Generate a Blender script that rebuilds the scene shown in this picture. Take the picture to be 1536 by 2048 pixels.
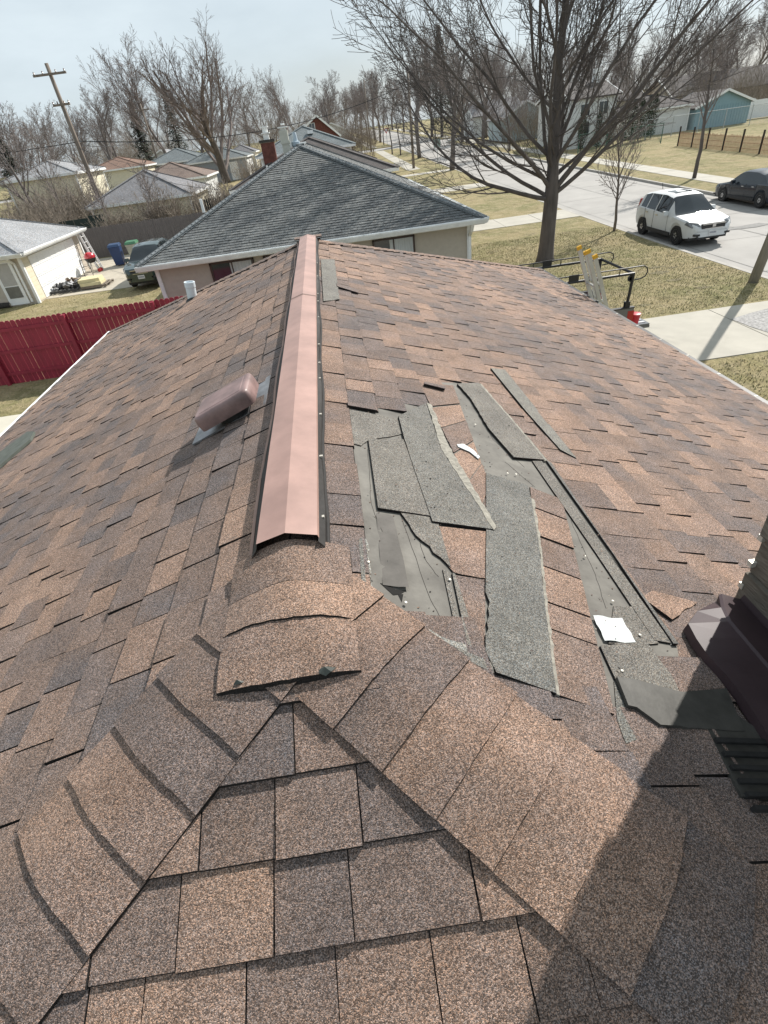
import bpy, math, random
from mathutils import Vector, Matrix
import bmesh
R = random.Random(7)
for o in list(bpy.data.objects): bpy.data.objects.remove(o)
sc = bpy.context.scene
COL = sc.collection
# ------------------------------------------------------------------ camera
CZ = 5.2
CX, CY, F = 768.0, 1024.0, 1039.54
_p, _r, _y = .6355, -.137, .0267
cp, sp, c_, s_ = math.cos(_p), math.sin(_p), math.cos(_y), math.sin(_y)
FWD = Vector((s_*cp, c_*cp, -sp)); _r0 = Vector((c_, -s_, 0)); _u0 = _r0.cross(FWD)
RGT = _r0*math.cos(_r) + _u0*math.sin(_r); UPV = -_r0*math.sin(_r) + _u0*math.cos(_r)
cam = bpy.data.objects.new('camera', bpy.data.cameras.new('camera')); COL.objects.link(cam)
m = Matrix((RGT, UPV, -FWD)).transposed().to_4x4(); m.translation = Vector((0, 0, CZ)); cam.matrix_world = m
cam.data.sensor_fit = 'HORIZONTAL'; cam.data.sensor_width = 36; cam.data.lens = 36*F/1536
cam.data.clip_start = .02; cam.data.clip_end = 6000
sc.camera = cam
# ------------------------------------------------------------------ light
SUN_EL, SUN_AZ = math.radians(40), math.radians(48.2)      # azimuth from +Y towards +X
world = bpy.data.worlds.new('World'); sc.world = world; world.use_nodes = True
nt = world.node_tree; N = nt.nodes; Lk = nt.links
bg = N['Background']; sky = N.new('ShaderNodeTexSky'); sky.sky_type = 'NISHITA'; sky.sun_disc = False
sky.sun_elevation = SUN_EL; sky.sun_rotation = SUN_AZ; sky.air_density = 1.0; sky.dust_density = 2.0; sky.ozone_density = 1.6
tc = N.new('ShaderNodeTexCoord'); mp = N.new('ShaderNodeMapping'); mp.inputs['Scale'].default_value = (1, 1, 3.2)
Lk.new(tc.outputs['Generated'], mp.inputs[0])
cn = N.new('ShaderNodeTexNoise'); cn.inputs['Scale'].default_value = 2.1; cn.inputs['Detail'].default_value = 7; cn.inputs['Roughness'].default_value = .55
Lk.new(mp.outputs[0], cn.inputs['Vector'])
cr = N.new('ShaderNodeValToRGB'); cr.color_ramp.elements[0].position = .36; cr.color_ramp.elements[1].position = .66
cr.color_ramp.elements[0].color = (.58, .58, .58, 1); cr.color_ramp.elements[1].color = (1, 1, 1, 1)
Lk.new(cn.outputs[0], cr.inputs[0])
mx = N.new('ShaderNodeMix'); mx.data_type = 'RGBA'; mx.inputs[7].default_value = (8.7, 9.9, 10.6, 1)
Lk.new(cr.outputs[0], mx.inputs[0]); Lk.new(sky.outputs[0], mx.inputs[6]); Lk.new(mx.outputs[2], bg.inputs[0])
bg.inputs[1].default_value = .070
sun = bpy.data.objects.new('sun', bpy.data.lights.new('sun', 'SUN')); COL.objects.link(sun)
sun.data.energy = 5.0; sun.data.angle = math.radians(.5); sun.data.color = (1, .955, .89)
sd = Vector((math.sin(SUN_AZ)*math.cos(SUN_EL), math.cos(SUN_AZ)*math.cos(SUN_EL), math.sin(SUN_EL)))
sun.rotation_euler = sd.to_track_quat('Z', 'Y').to_euler(); sun.location = (30, 30, 40)
sc.view_settings.view_transform = 'Standard'; sc.view_settings.look = 'None'; sc.view_settings.gamma = 1
sc.view_settings.use_curve_mapping = False; sc.view_settings.exposure = 0.34
# ------------------------------------------------------------------ measuring helpers (photo pixel -> place)
def ray(px, py): return RGT*(px-CX) - UPV*(py-CY) + FWD*F
def TZ(Y):
    f = lambda q: .0235*(math.sqrt((q-24)**2+64)+(q-24))/2
    return f(Y) if Y < 170 else f(170) + 1.41*(1-math.exp(-(Y-170)/60))
def at(px, py, Y): d = ray(px, py); return Vector((0, 0, CZ)) + d*(Y/d.y)
def atx(px, py, X): d = ray(px, py); return Vector((0, 0, CZ)) + d*(X/d.x)
def atz(px, py, z): d = ray(px, py); return Vector((0, 0, CZ)) + d*((z-CZ)/d.z)
def gt(px, py, dz=0.):
    z = dz
    for _ in range(120):
        g = atz(px, py, z); z = .7*z + .3*(TZ(min(g.y, 3000))+dz)
    return atz(px, py, z)
# ------------------------------------------------------------------ mesh builder
class MB:
    def __init__(s): s.v = []; s.f = []; s.c = []; s.mi = []
    def face(s, idx, col=None, mi=0): s.f.append(idx); s.c.append(col); s.mi.append(mi)
    def poly(s, pts, col=None, mi=0):
        b = len(s.v); s.v += [tuple(p) for p in pts]; s.face(list(range(b, b+len(pts))), col, mi)
    def prism(s, top, bot, col=None, mi=0, cap=True, side=None):
        n = len(top); b = len(s.v); s.v += [tuple(p) for p in top] + [tuple(p) for p in bot]
        s.face(list(range(b, b+n)), col, mi)
        if cap: s.face(list(range(b+2*n-1, b+n-1, -1)), col, mi)
        for i in range(n):
            j = (i+1) % n; s.face([b+i, b+n+i, b+n+j, b+j], side or col, mi)
    def box(s, c, size, M=None, col=None, mi=0, taper=1.0):
        x, y, z = size[0]/2, size[1]/2, size[2]/2
        P = [Vector((sx*x*(taper if sz > 0 else 1), sy*y*(taper if sz > 0 else 1), sz*z)) for sz in (1, -1) for sx, sy in ((-1, -1), (1, -1), (1, 1), (-1, 1))]
        P = [(M @ p if M else p) + Vector(c) for p in P]
        s.prism(P[:4], P[4:], col, mi)
    def box2(s, a, b, col=None, mi=0): s.box([(a[i]+b[i])/2 for i in range(3)], [abs(b[i]-a[i]) for i in range(3)], None, col, mi)
    def bar(s, a, b, w, h=None, col=None, up=(0, 0, 1)):
        a, b = Vector(a), Vector(b); d = (b-a); L = d.length; d.normalize(); up = Vector(up)
        if abs(d.dot(up)) > .97: up = Vector((0, 1, 0))
        x = d.cross(up).normalized(); z = x.cross(d); h = h or w
        P = lambda q: [q + x*(w/2*i) + z*(h/2*j) for i, j in ((-1, -1), (1, -1), (1, 1), (-1, 1))]
        s.prism(P(b), P(a), col)
    def tube(s, pts, rad, n=6, col=None, closed=False, mi=0):
        pts = [Vector(p) for p in pts]; b = len(s.v); K = len(pts)
        if not isinstance(rad, (list, tuple)): rad = [rad]*K
        prev = None
        for i, p in enumerate(pts):
            d = (pts[min(i+1, K-1)] - pts[max(i-1, 0)]) if not closed else (pts[(i+1) % K]-pts[i-1])
            if d.length < 1e-9: d = Vector((0, 0, 1))
            d.normalize()
            if prev is None: x = d.orthogonal().normalized()
            else:
                x = prev - d*prev.dot(d)
                x = x.normalized() if x.length > 1e-6 else d.orthogonal().normalized()
            prev = x; y = d.cross(x)
            for k in range(n):
                a = 2*math.pi*k/n; s.v.append(tuple(p + (x*math.cos(a)+y*math.sin(a))*rad[i]))
        for i in range(K if closed else K-1):
            j = (i+1) % K
            for k in range(n):
                l = (k+1) % n; s.face([b+i*n+k, b+i*n+l, b+j*n+l, b+j*n+k], col, mi)
        if not closed:
            s.face([b+k for k in range(n-1, -1, -1)], col, mi); s.face([b+(K-1)*n+k for k in range(n)], col, mi)
    def lathe(s, prof, c=(0, 0, 0), n=16, M=None, col=None, mi=0):
        b = len(s.v); K = len(prof); c = Vector(c)
        for r, z in prof:
            for k in range(n):
                a = 2*math.pi*k/n; p = Vector((r*math.cos(a), r*math.sin(a), z)); s.v.append(tuple((M @ p if M else p)+c))
        for i in range(K-1):
            for k in range(n):
                l = (k+1) % n; s.face([b+i*n+k, b+i*n+l, b+(i+1)*n+l, b+(i+1)*n+k], col, mi)
        s.face([b+k for k in range(n-1, -1, -1)], col, mi); s.face([b+(K-1)*n+k for k in range(n)], col, mi)
    def build(s, name, mat, parent=None, smooth=False, label=None, kind=None):
        me = bpy.data.meshes.new(name); me.from_pydata(s.v, [], s.f)
        for mm in (mat if isinstance(mat, (list, tuple)) else [mat]): me.materials.append(mm)
        if any(s.mi): me.polygons.foreach_set('material_index', s.mi)
        if any(c is not None for c in s.c):
            at_ = me.color_attributes.new('tone', 'FLOAT_COLOR', 'CORNER'); buf = []
            for f, c in zip(s.f, s.c): buf += list((c or (.3, .3, .3)))*0 + [q for _ in f for q in ((c or (.3, .3, .3)) + (1,) if len(c or (0, 0, 0)) == 3 else c)]
            at_.data.foreach_set('color', buf)
        if smooth: me.polygons.foreach_set('use_smooth', [True]*len(s.f))
        me.validate(); me.update()
        o = bpy.data.objects.new(name, me); COL.objects.link(o)
        if parent: o.parent = parent
        if label: o['label'] = label
        if kind: o['kind'] = kind
        return o
def smooth_angle(o, deg=35):
    me = o.data; me.polygons.foreach_set('use_smooth', [True]*len(me.polygons)); me.set_sharp_from_angle(angle=math.radians(deg))
def thing(name, label, cat, loc=(0, 0, 0), rz=0, group=None):
    o = bpy.data.objects.new(name, None); COL.objects.link(o); o.location = loc; o.rotation_euler = (0, 0, rz)
    o.empty_display_size = .2; return tag(o, label, cat, group)
def tag(o, label, cat, group=None):
    o['label'] = label; o['category'] = cat
    if group: o['group'] = group
    return o
def setting(o): o['kind'] = 'structure'; return o
def dup(root, loc, rz=None, label=None, group=None, scale=None):
    r = root.copy(); COL.objects.link(r); r.location = loc
    if rz is not None: r.rotation_euler = (0, 0, rz)
    if scale is not None: r.scale = scale if isinstance(scale, (tuple, list)) else (scale,)*3
    if label: r['label'] = label
    if group: r['group'] = group
    for ch in list(root.children):
        c = ch.copy(); COL.objects.link(c); c.parent = r
        for g in list(ch.children):
            d = g.copy(); COL.objects.link(d); d.parent = c
    return r
# ------------------------------------------------------------------ materials
MATS = {}
def M(name, col, rough=.8, var=.12, scale=6., metal=0., bump=0., bscale=60., spec=.5, col2=None, aniso=None, coat=0., trans=0., emit=0.):
    if name in MATS: return MATS[name]
    m = bpy.data.materials.new(name); m.use_nodes = True; n = m.node_tree.nodes; l = m.node_tree.links
    b = n['Principled BSDF']; b.inputs['Roughness'].default_value = rough; b.inputs['Metallic'].default_value = metal
    b.inputs['Specular IOR Level'].default_value = spec
    if coat: b.inputs['Coat Weight'].default_value = coat; b.inputs['Coat Roughness'].default_value = .05
    g = n.new('ShaderNodeNewGeometry'); src = g.outputs['Position']
    if aniso:
        mp = n.new('ShaderNodeMapping'); mp.inputs['Scale'].default_value = aniso; l.new(src, mp.inputs[0]); src = mp.outputs[0]
    t = n.new('ShaderNodeTexNoise'); t.inputs['Scale'].default_value = scale; t.inputs['Detail'].default_value = 6; t.inputs['Roughness'].default_value = .62
    l.new(src, t.inputs['Vector'])
    r = n.new('ShaderNodeMapRange'); r.inputs[1].default_value = .3; r.inputs[2].default_value = .7
    l.new(t.outputs[0], r.inputs[0])
    mx = n.new('ShaderNodeMix'); mx.data_type = 'RGBA'
    c2 = col2 or tuple(min(1, q*(1+var)) for q in col); c1 = col if col2 else tuple(q*(1-var) for q in col)
    mx.inputs[6].default_value = (*c1, 1); mx.inputs[7].default_value = (*c2, 1)
    l.new(r.outputs[0], mx.inputs[0]); l.new(mx.outputs[2], b.inputs['Base Color'])
    if bump:
        t2 = n.new('ShaderNodeTexNoise'); t2.inputs['Scale'].default_value = bscale; t2.inputs['Detail'].default_value = 4
        l.new(src, t2.inputs['Vector'])
        bp = n.new('ShaderNodeBump'); bp.inputs['Strength'].default_value = .6; bp.inputs['Distance'].default_value = bump
        l.new(t2.outputs[0], bp.inputs['Height']); l.new(bp.outputs[0], b.inputs['Normal'])
    MATS[name] = m; return m
def granule(name, scale=560., lo=.33, hi=2.1, patch=.38, bump=.0016, rough=.92, attr=True, base=(.2, .2, .2), patchcol=((.270, .186, .138), (.146, .120, .110)), pscale=4.5):
    m = bpy.data.materials.new(name); m.use_nodes = True; n = m.node_tree.nodes; l = m.node_tree.links
    b = n['Principled BSDF']; b.inputs['Roughness'].default_value = rough; b.inputs['Specular IOR Level'].default_value = .35
    g = n.new('ShaderNodeNewGeometry')
    if attr:
        a = n.new('ShaderNodeAttribute'); a.attribute_name = 'tone'; base_o = a.outputs['Color']
    else:
        a = n.new('ShaderNodeRGB'); a.outputs[0].default_value = (*base, 1); base_o = a.outputs[0]
    # soft patches of tan and slate that cross the tabs
    ns = n.new('ShaderNodeTexNoise'); ns.inputs['Scale'].default_value = pscale; ns.inputs['Detail'].default_value = 3
    l.new(g.outputs['Position'], ns.inputs['Vector'])
    pr = n.new('ShaderNodeMapRange'); pr.inputs[1].default_value = .4; pr.inputs[2].default_value = .6; l.new(ns.outputs[0], pr.inputs[0])
    pm = n.new('ShaderNodeMix'); pm.data_type = 'RGBA'; pm.inputs[6].default_value = (*patchcol[0], 1); pm.inputs[7].default_value = (*patchcol[1], 1)
    l.new(pr.outputs[0], pm.inputs[0])
    mm = n.new('ShaderNodeMix'); mm.data_type = 'RGBA'
    bw = n.new('ShaderNodeSeparateColor'); l.new(base_o, bw.inputs[0]); pf = n.new('ShaderNodeMapRange'); pf.inputs[1].default_value = .04; pf.inputs[2].default_value = .07; pf.inputs[4].default_value = patch
    l.new(bw.outputs[0], pf.inputs[0]); l.new(pf.outputs[0], mm.inputs[0])
    l.new(base_o, mm.inputs[6]); l.new(pm.outputs[2], mm.inputs[7])
    v = n.new('ShaderNodeTexVoronoi'); v.inputs['Scale'].default_value = scale; l.new(g.outputs['Position'], v.inputs['Vector'])
    sx = n.new('ShaderNodeSeparateColor'); l.new(v.outputs['Color'], sx.inputs[0])
    pw = n.new('ShaderNodeMath'); pw.operation = 'POWER'; pw.inputs[1].default_value = 1.7; l.new(sx.outputs[0], pw.inputs[0])
    r = n.new('ShaderNodeMapRange'); r.inputs[3].default_value = lo; r.inputs[4].default_value = hi; l.new(pw.outputs[0], r.inputs[0])
    # hue jitter per granule
    hj = n.new('ShaderNodeMix'); hj.data_type = 'RGBA'; hj.inputs[6].default_value = (1.12, .98, .88, 1); hj.inputs[7].default_value = (.9, 1.0, 1.12, 1)
    l.new(sx.outputs[1], hj.inputs[0])
    # larger clumps so the speckle stays at every distance
    n2 = n.new('ShaderNodeTexNoise'); n2.inputs['Scale'].default_value = scale*.36; n2.inputs['Detail'].default_value = 4; n2.inputs['Roughness'].default_value = .7
    l.new(g.outputs['Position'], n2.inputs['Vector'])
    r2 = n.new('ShaderNodeMapRange'); r2.inputs[1].default_value = .3; r2.inputs[2].default_value = .7; r2.inputs[3].default_value = .66; r2.inputs[4].default_value = 1.34
    l.new(n2.outputs[0], r2.inputs[0])
    n3 = n.new('ShaderNodeTexNoise'); n3.inputs['Scale'].default_value = 9; n3.inputs['Detail'].default_value = 8; n3.inputs['Roughness'].default_value = .72; l.new(g.outputs['Position'], n3.inputs['Vector'])
    r3 = n.new('ShaderNodeMapRange'); r3.inputs[1].default_value = .32; r3.inputs[2].default_value = .68; r3.inputs[3].default_value = .74; r3.inputs[4].default_value = 1.2; l.new(n3.outputs[0], r3.inputs[0])
    m0 = n.new('ShaderNodeMath'); m0.operation = 'MULTIPLY'; l.new(r2.outputs[0], m0.inputs[0]); l.new(r3.outputs[0], m0.inputs[1])
    m1 = n.new('ShaderNodeMath'); m1.operation = 'MULTIPLY'; l.new(r.outputs[0], m1.inputs[0]); l.new(m0.outputs[0], m1.inputs[1])
    k1 = n.new('ShaderNodeMix'); k1.data_type = 'RGBA'; k1.blend_type = 'MULTIPLY'; k1.inputs[0].default_value = 1
    l.new(mm.outputs[2], k1.inputs[6]); l.new(hj.outputs[2], k1.inputs[7])
    vm = n.new('ShaderNodeVectorMath'); vm.operation = 'SCALE'; l.new(k1.outputs[2], vm.inputs[0]); l.new(m1.outputs[0], vm.inputs['Scale'])
    l.new(vm.outputs[0], b.inputs['Base Color'])
    if bump:
        bp = n.new('ShaderNodeBump'); bp.inputs['Strength'].default_value = .8; bp.inputs['Distance'].default_value = bump
        l.new(v.outputs['Distance'], bp.inputs['Height']); bp.invert = True; l.new(bp.outputs[0], b.inputs['Normal'])
    MATS[name] = m; return m
SH = granule('shingle_granules')
GREY = granule('grey_granules', patch=.35, patchcol=((.185, .176, .152), (.115, .110, .098)), lo=.38, hi=2.0)
TAN, TAN2, BRN, GBR, SLT = (.300, .205, .150), (.262, .181, .136), (.205, .149, .118), (.165, .127, .108), (.122, .106, .101)
TONES = [TAN, TAN2, BRN, BRN, GBR, GBR, SLT]
GR = (.184, .173, .152)
def tone(u, v, seed=0.):
    q = math.sin(u*2.1+seed)+math.sin(v*3.3+u*.9+seed*2)+R.uniform(-1.6, 1.6)
    i = 0 if q > 1.5 else 1 if q > .8 else 2 if q > -.1 else 4 if q > -1. else 6
    c = (TAN, TAN2, BRN, BRN, GBR, GBR, SLT)[i]; k = R.uniform(.88, 1.12)
    return tuple(x*k for x in c)
# ================================================================== OUR HOUSE
rx, rz, Yn, Yf, W, T = -.2455, 4.2828, .9744, 6.4652, 4.27, .3985
KS = math.sqrt(1+T*T); LEN = Yf-Yn
class Plane:
    def __init__(s, O, U, V, Nn, lim): s.O, s.U, s.V, s.N, s.lim = Vector(O), Vector(U), Vector(V), Vector(Nn), lim
    def p(s, u, v, h=0): return s.O + s.U*u + s.V*v + s.N*h
    def uv(s, px, py, off=0):
        d = ray(px, py); q = s.O + s.N*off; k = (q-Vector((0, 0, CZ))).dot(s.N)/d.dot(s.N); w = Vector((0, 0, CZ)) + d*k - s.O
        return (w.dot(s.U), w.dot(s.V))
VM = W*KS
# limits are (a,b,c): keep a*u+b*v<=c
PL = Plane((rx, Yn, rz), (0, 1, 0), (-1/KS, 0, -T/KS), (-T/KS, 0, 1/KS), [(-1, -1/KS, 0), (1, -1/KS, LEN), (0, 1, VM)])
PR_ = Plane((rx, Yn, rz), (0, 1, 0), (1/KS, 0, -T/KS), (T/KS, 0, 1/KS), [(-1, -1/KS, 0), (1, -1/KS, LEN), (0, 1, VM)])
PH = Plane((rx, Yn, rz), (1, 0, 0), (0, -1/KS, -T/KS), (0, -T/KS, 1/KS), [(-1, -1/KS, 0), (1, -1/KS, 0), (0, 1, VM)])
PF = Plane((rx, Yf, rz), (1, 0, 0), (0, 1/KS, -T/KS), (0, T/KS, 1/KS), [(-1, -1/KS, 0), (1, -1/KS, 0), (0, 1, VM)])
def clip(poly, a, b, c):
    out = []
    for i in range(len(poly)):
        p, q = poly[i], poly[(i+1) % len(poly)]; dp, dq = a*p[0]+b*p[1]-c, a*q[0]+b*q[1]-c
        if dp <= 0: out.append(p)
        if (dp < 0 < dq) or (dq < 0 < dp):
            k = dp/(dp-dq); out.append((p[0]+(q[0]-p[0])*k, p[1]+(q[1]-p[1])*k))
    return out
def inside(pt, poly):
    x, y = pt; r = False
    for i in range(len(poly)):
        (x1, y1), (x2, y2) = poly[i], poly[i-1]
        if (y1 > y) != (y2 > y) and x < (x2-x1)*(y-y1)/(y2-y1)+x1: r = not r
    return r
def slab(mb, P, poly, hf, col, base=-.002, butt=None):
    top = [P.p(u, v, hf(u, v)) for u, v in poly]
    bot = [P.p(u, v + ((.0025 if P is PH else .005) if butt is not None and v > butt-.006 else 0), base if butt is None or v <= butt-.006 else .004) for u, v in poly]
    mb.prism(top, bot, col, cap=False, side=EDGE)
EDGE = (.016, .014, .013)
def tabs(P, v0, E, umin, umax, seed, skip=None, wr=(.125, .215), courses=None):
    out = []; k = 0; high = False
    while True:
        vb = v0 + k*E
        if vb - E > VM: break
        u = umin + R.uniform(0, .2)
        while u < umax:
            w = R.uniform(*wr); high = (R.random() < .6) if not high else (R.random() < .3)
            cu, cv = u+w/2, vb-E/2
            h = (.0155 if high else .0105)*R.uniform(.9, 1.1); vj = vb + R.uniform(-.003, .003)
            g = .0014 if P is PH else .0028
            poly = [(u+g, vb-E-.028), (u+w-g, vb-E-.028), (u+w-g+R.uniform(-.0015, .0015), vj), (u+g, vj)]
            poly[0:2] = [(poly[0][0], max(poly[0][1], .0)), (poly[1][0], max(poly[1][1], .0))]
            for lm in P.lim: poly = clip(poly, lm[0], lm[1], lm[2]-(.055 if lm[0] else 0)) if len(poly) > 2 else []
            if len(poly) > 2 and not (skip and skip(cu, cv)):
                hf = (lambda vb, h, E: (lambda uu, vv: .001 + h*max(0, (vv-(vb-E-.028))/(E+.028))))(vb, h, E)
                out.append((P, poly, hf, tuple(q*(.86 if P is PH else 1) for q in tone(cu, cv, seed)), P.p(cu, cv), vb))  # near hip tabs painted darker, weaker light put into their tone
            u += w
        k += 1
    return out
# torn area on the right slope: outline in roof coordinates measured on the photograph
def ruv(*pts): return [PR_.uv(*p) for p in pts]
TEAR = ruv((694, 812), (752, 832), (812, 838), (845, 775), (915, 770), (962, 768), (1030, 848), (1094, 925), (1345, 1292), (1360, 1400), (1262, 1482), (1222, 1436), (985, 1350), (960, 1312), (790, 1236), (740, 1190), (722, 1090), (704, 900))
allt = []
allt += tabs(PL, .118, .143, -4.4, LEN+4.4, 1.3)
allt += tabs(PR_, .078, .143, -4.4, LEN+4.4, 4.1, skip=lambda u, v: inside((u, v), TEAR))
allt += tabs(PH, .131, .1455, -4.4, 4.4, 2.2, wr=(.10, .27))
allt += tabs(PF, .131, .143, -4.4, 4.4, 5.2, wr=(.15, .3))
house = thing('house', 'foreground house whose brown shingle roof with a torn patch fills the picture', 'house')
deckM = M('deck_felt', (.06, .052, .048), .95)
mb = MB()
for P in (PL, PR_, PH, PF):
    q = [(-20, 0), (20, 0), (20, 20), (-20, 20)]
    for lm in P.lim: q = clip(q, *lm)
    mb.poly([P.p(u, v, -.003) for u, v in q])
roof = mb.build('roof', deckM, house)
cam_p = Vector((0, 0, CZ))
def vis_rank(t):
    w = t[4]-cam_p; k = w.dot(FWD)
    if k < .05: return 1e9
    x, y = CX+F*w.dot(RGT)/k, CY-F*w.dot(UPV)/k
    if not (-60 < x < 1600 and -60 < y < 2110): return 1e6 + w.length
    return w.length
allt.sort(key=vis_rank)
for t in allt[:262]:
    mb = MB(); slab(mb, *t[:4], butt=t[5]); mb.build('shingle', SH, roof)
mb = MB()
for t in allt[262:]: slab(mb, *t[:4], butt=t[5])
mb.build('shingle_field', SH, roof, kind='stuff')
# ---- hip and ridge caps
def cap_sheet(mb, C0, D, e1, n1, e2, n2, L, w, h0, h1, col, sag=0., thick=.004, skew=0.):
    """bent cap: cross-section runs out over both slopes, rounded on the crest"""
    rows = []
    def sect(d, h):
        c = C0 + D*d; s_ = []
        A = c + e1*w + n1*h; B = c + e2*w + n2*h; mid = c + (n1+n2).normalized()*(h*.9); rr_ = .06
        a1, b1 = c + e1*rr_ + n1*h, c + e2*rr_ + n2*h
        s_.append(A)
        s_.append(c + e1*(w*.62) + n1*(h*.95))
        for k in range(7):
            t_ = k/6; s_.append(a1*(1-t_)**2 + mid*2*t_*(1-t_) + b1*t_*t_)
        s_.append(c + e2*(w*.62) + n2*(h*.95)); s_.append(B)
        return s_
    N_ = 3; K = 11
    for i in range(N_+1):
        d = L*i/N_; rows.append(sect(d, h0 + (h1-h0)*(i/N_)))
    last = rows[-1]
    for i, p in enumerate(last): rows[-1][i] = p + D*(R.uniform(-.0015, .0015) + skew*(i-5)/5)
    b = len(mb.v)
    for r_ in rows: mb.v += [tuple(p) for p in r_]
    for i in range(N_):
        for j in range(K-1): mb.face([b+i*K+j, b+i*K+j+1, b+(i+1)*K+j+1, b+(i+1)*K+j], col)
    b2 = len(mb.v)
    mb.v += [tuple(p - (n1 if j < 5 else n2)*(h1+.003)) for j, p in enumerate(rows[-1])]
    for j in range(K-1): mb.face([b+N_*K+j, b+N_*K+j+1, b2+j+1, b2+j], EDGE)
    b3 = len(mb.v); mb.v += [tuple(rows[i][0]-n1*(h1+.003)) for i in range(N_+1)] + [tuple(rows[i][-1]-n2*(h1+.003)) for i in range(N_+1)]
    for i in range(N_):
        mb.face([b+i*K, b+(i+1)*K, b3+i+1, b3+i], EDGE); mb.face([b+i*K+K-1, b+(i+1)*K+K-1, b3+N_+1+i+1, b3+N_+1+i], EDGE)
APEX = Vector((rx, Yn, rz))
def hipcaps(apex, D, nA, nB, awayA, awayB, starts, tones_, E, w, lift=.013, name='hip_cap', big=True):
    e1 = nA.cross(D); e1 = e1 if e1.dot(awayA) > 0 else -e1
    e2 = nB.cross(D); e2 = e2 if e2.dot(awayB) > 0 else -e2
    e1.normalize(); e2.normalize(); join = MB()
    for i, d in enumerate(starts):
        mb = MB() if big else join
        col = tones_[i % len(tones_)]; k = R.uniform(.92, 1.08); col = tuple(x*k*.9 for x in col)  # cap tone scaled down too, shade painted into the colour
        cap_sheet(mb, apex + D*(d-.035), D, e1, nA, e2, nB, E+.035, w*R.uniform(.99, 1.01), lift, lift+.011, col, skew=R.uniform(-.002, .002))
        if big: smooth_angle(mb.build(name, SH, roof), 30)
    if not big: smooth_angle(join.build(name+'_row', SH, roof, kind='stuff'), 30)
HL = math.sqrt(2+T*T)
dl = Vector((-1, -1, -T))/HL; dr = Vector((1, -1, -T))/HL; fl = Vector((-1, 1, -T))/HL; fr = Vector((1, 1, -T))/HL
left, right, near, far = Vector((-1, 0, 0)), Vector((1, 0, 0)), Vector((0, -1, 0)), Vector((0, 1, 0))
E1 = .1345
dL0 = (Yn-.664)*HL*.78
lc = [SLT, TAN2, BRN, TAN2, GBR, TAN, BRN, GBR]
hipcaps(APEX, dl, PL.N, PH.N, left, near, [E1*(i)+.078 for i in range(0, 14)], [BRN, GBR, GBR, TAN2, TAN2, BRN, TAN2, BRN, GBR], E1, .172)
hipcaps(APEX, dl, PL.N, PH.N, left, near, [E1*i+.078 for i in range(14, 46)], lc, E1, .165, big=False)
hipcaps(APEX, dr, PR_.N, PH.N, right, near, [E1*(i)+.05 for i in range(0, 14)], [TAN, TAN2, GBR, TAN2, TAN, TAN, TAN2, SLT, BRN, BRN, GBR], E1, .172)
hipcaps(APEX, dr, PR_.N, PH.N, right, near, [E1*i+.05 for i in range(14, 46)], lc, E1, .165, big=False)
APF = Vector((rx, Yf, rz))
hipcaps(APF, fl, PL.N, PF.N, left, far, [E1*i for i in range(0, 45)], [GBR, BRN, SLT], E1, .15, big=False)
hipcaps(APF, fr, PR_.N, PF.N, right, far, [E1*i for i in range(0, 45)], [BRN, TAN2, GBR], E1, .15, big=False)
# three ridge caps between the metal vent and the hips; the last bends over onto the hip face
Dr = Vector((0, -1, 0)); e1, e2 = Vector((-1/KS, 0, -T/KS)), Vector((1/KS, 0, -T/KS))
def smax(a, b, k=.035): return (a+b+math.sqrt((a-b)**2+k*k))/2
for y0, y1, col, l0, l1 in ((1.140, 1.00, BRN, .049, .028), (1.08, .885, TAN, .022, .034), (.95, .745, TAN2, .024, .038)):
    mb = MB(); nx, ny = 16, 6; w_ = .165; sk = R.uniform(-.006, .006)
    def zc(x, y): return rz - T*(smax(math.sqrt(x*x+.0016), Yn-y))
    for i in range(ny+1):
        y = y0+(y1-y0)*i/ny
        for j in range(nx+1):
            x = -w_ + 2*w_*j/nx; mb.v.append((rx+x, y+sk*x*4+R.uniform(-.0015, .0015)*(i == ny), zc(x, y)+(l0+(l1-l0)*i/ny)*(1-(.62 if l0 > .05 else .2)*(x/w_)**4)))
    for i in range(ny):
        for j in range(nx): mb.face([i*(nx+1)+j, i*(nx+1)+j+1, (i+1)*(nx+1)+j+1, (i+1)*(nx+1)+j], col)
    b = len(mb.v); rim = [i*(nx+1) for i in range(ny+1)] + [ny*(nx+1)+j for j in range(1, nx+1)] + [i*(nx+1)+nx for i in range(ny-1, -1, -1)]
    for q in rim: v_ = mb.v[q]; mb.v.append((v_[0], v_[1]-.004, v_[2]-(l0+(l1-l0)*(q//(nx+1))/ny)*(1-(.62 if l0 > .05 else .2)*((v_[0]-rx)/w_)**4)+.002))
    for k in range(len(rim)-1): mb.face([rim[k], rim[k+1], b+k+1, b+k], EDGE)
    smooth_angle(mb.build('ridge_cap', SH, roof), 30)
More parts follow.
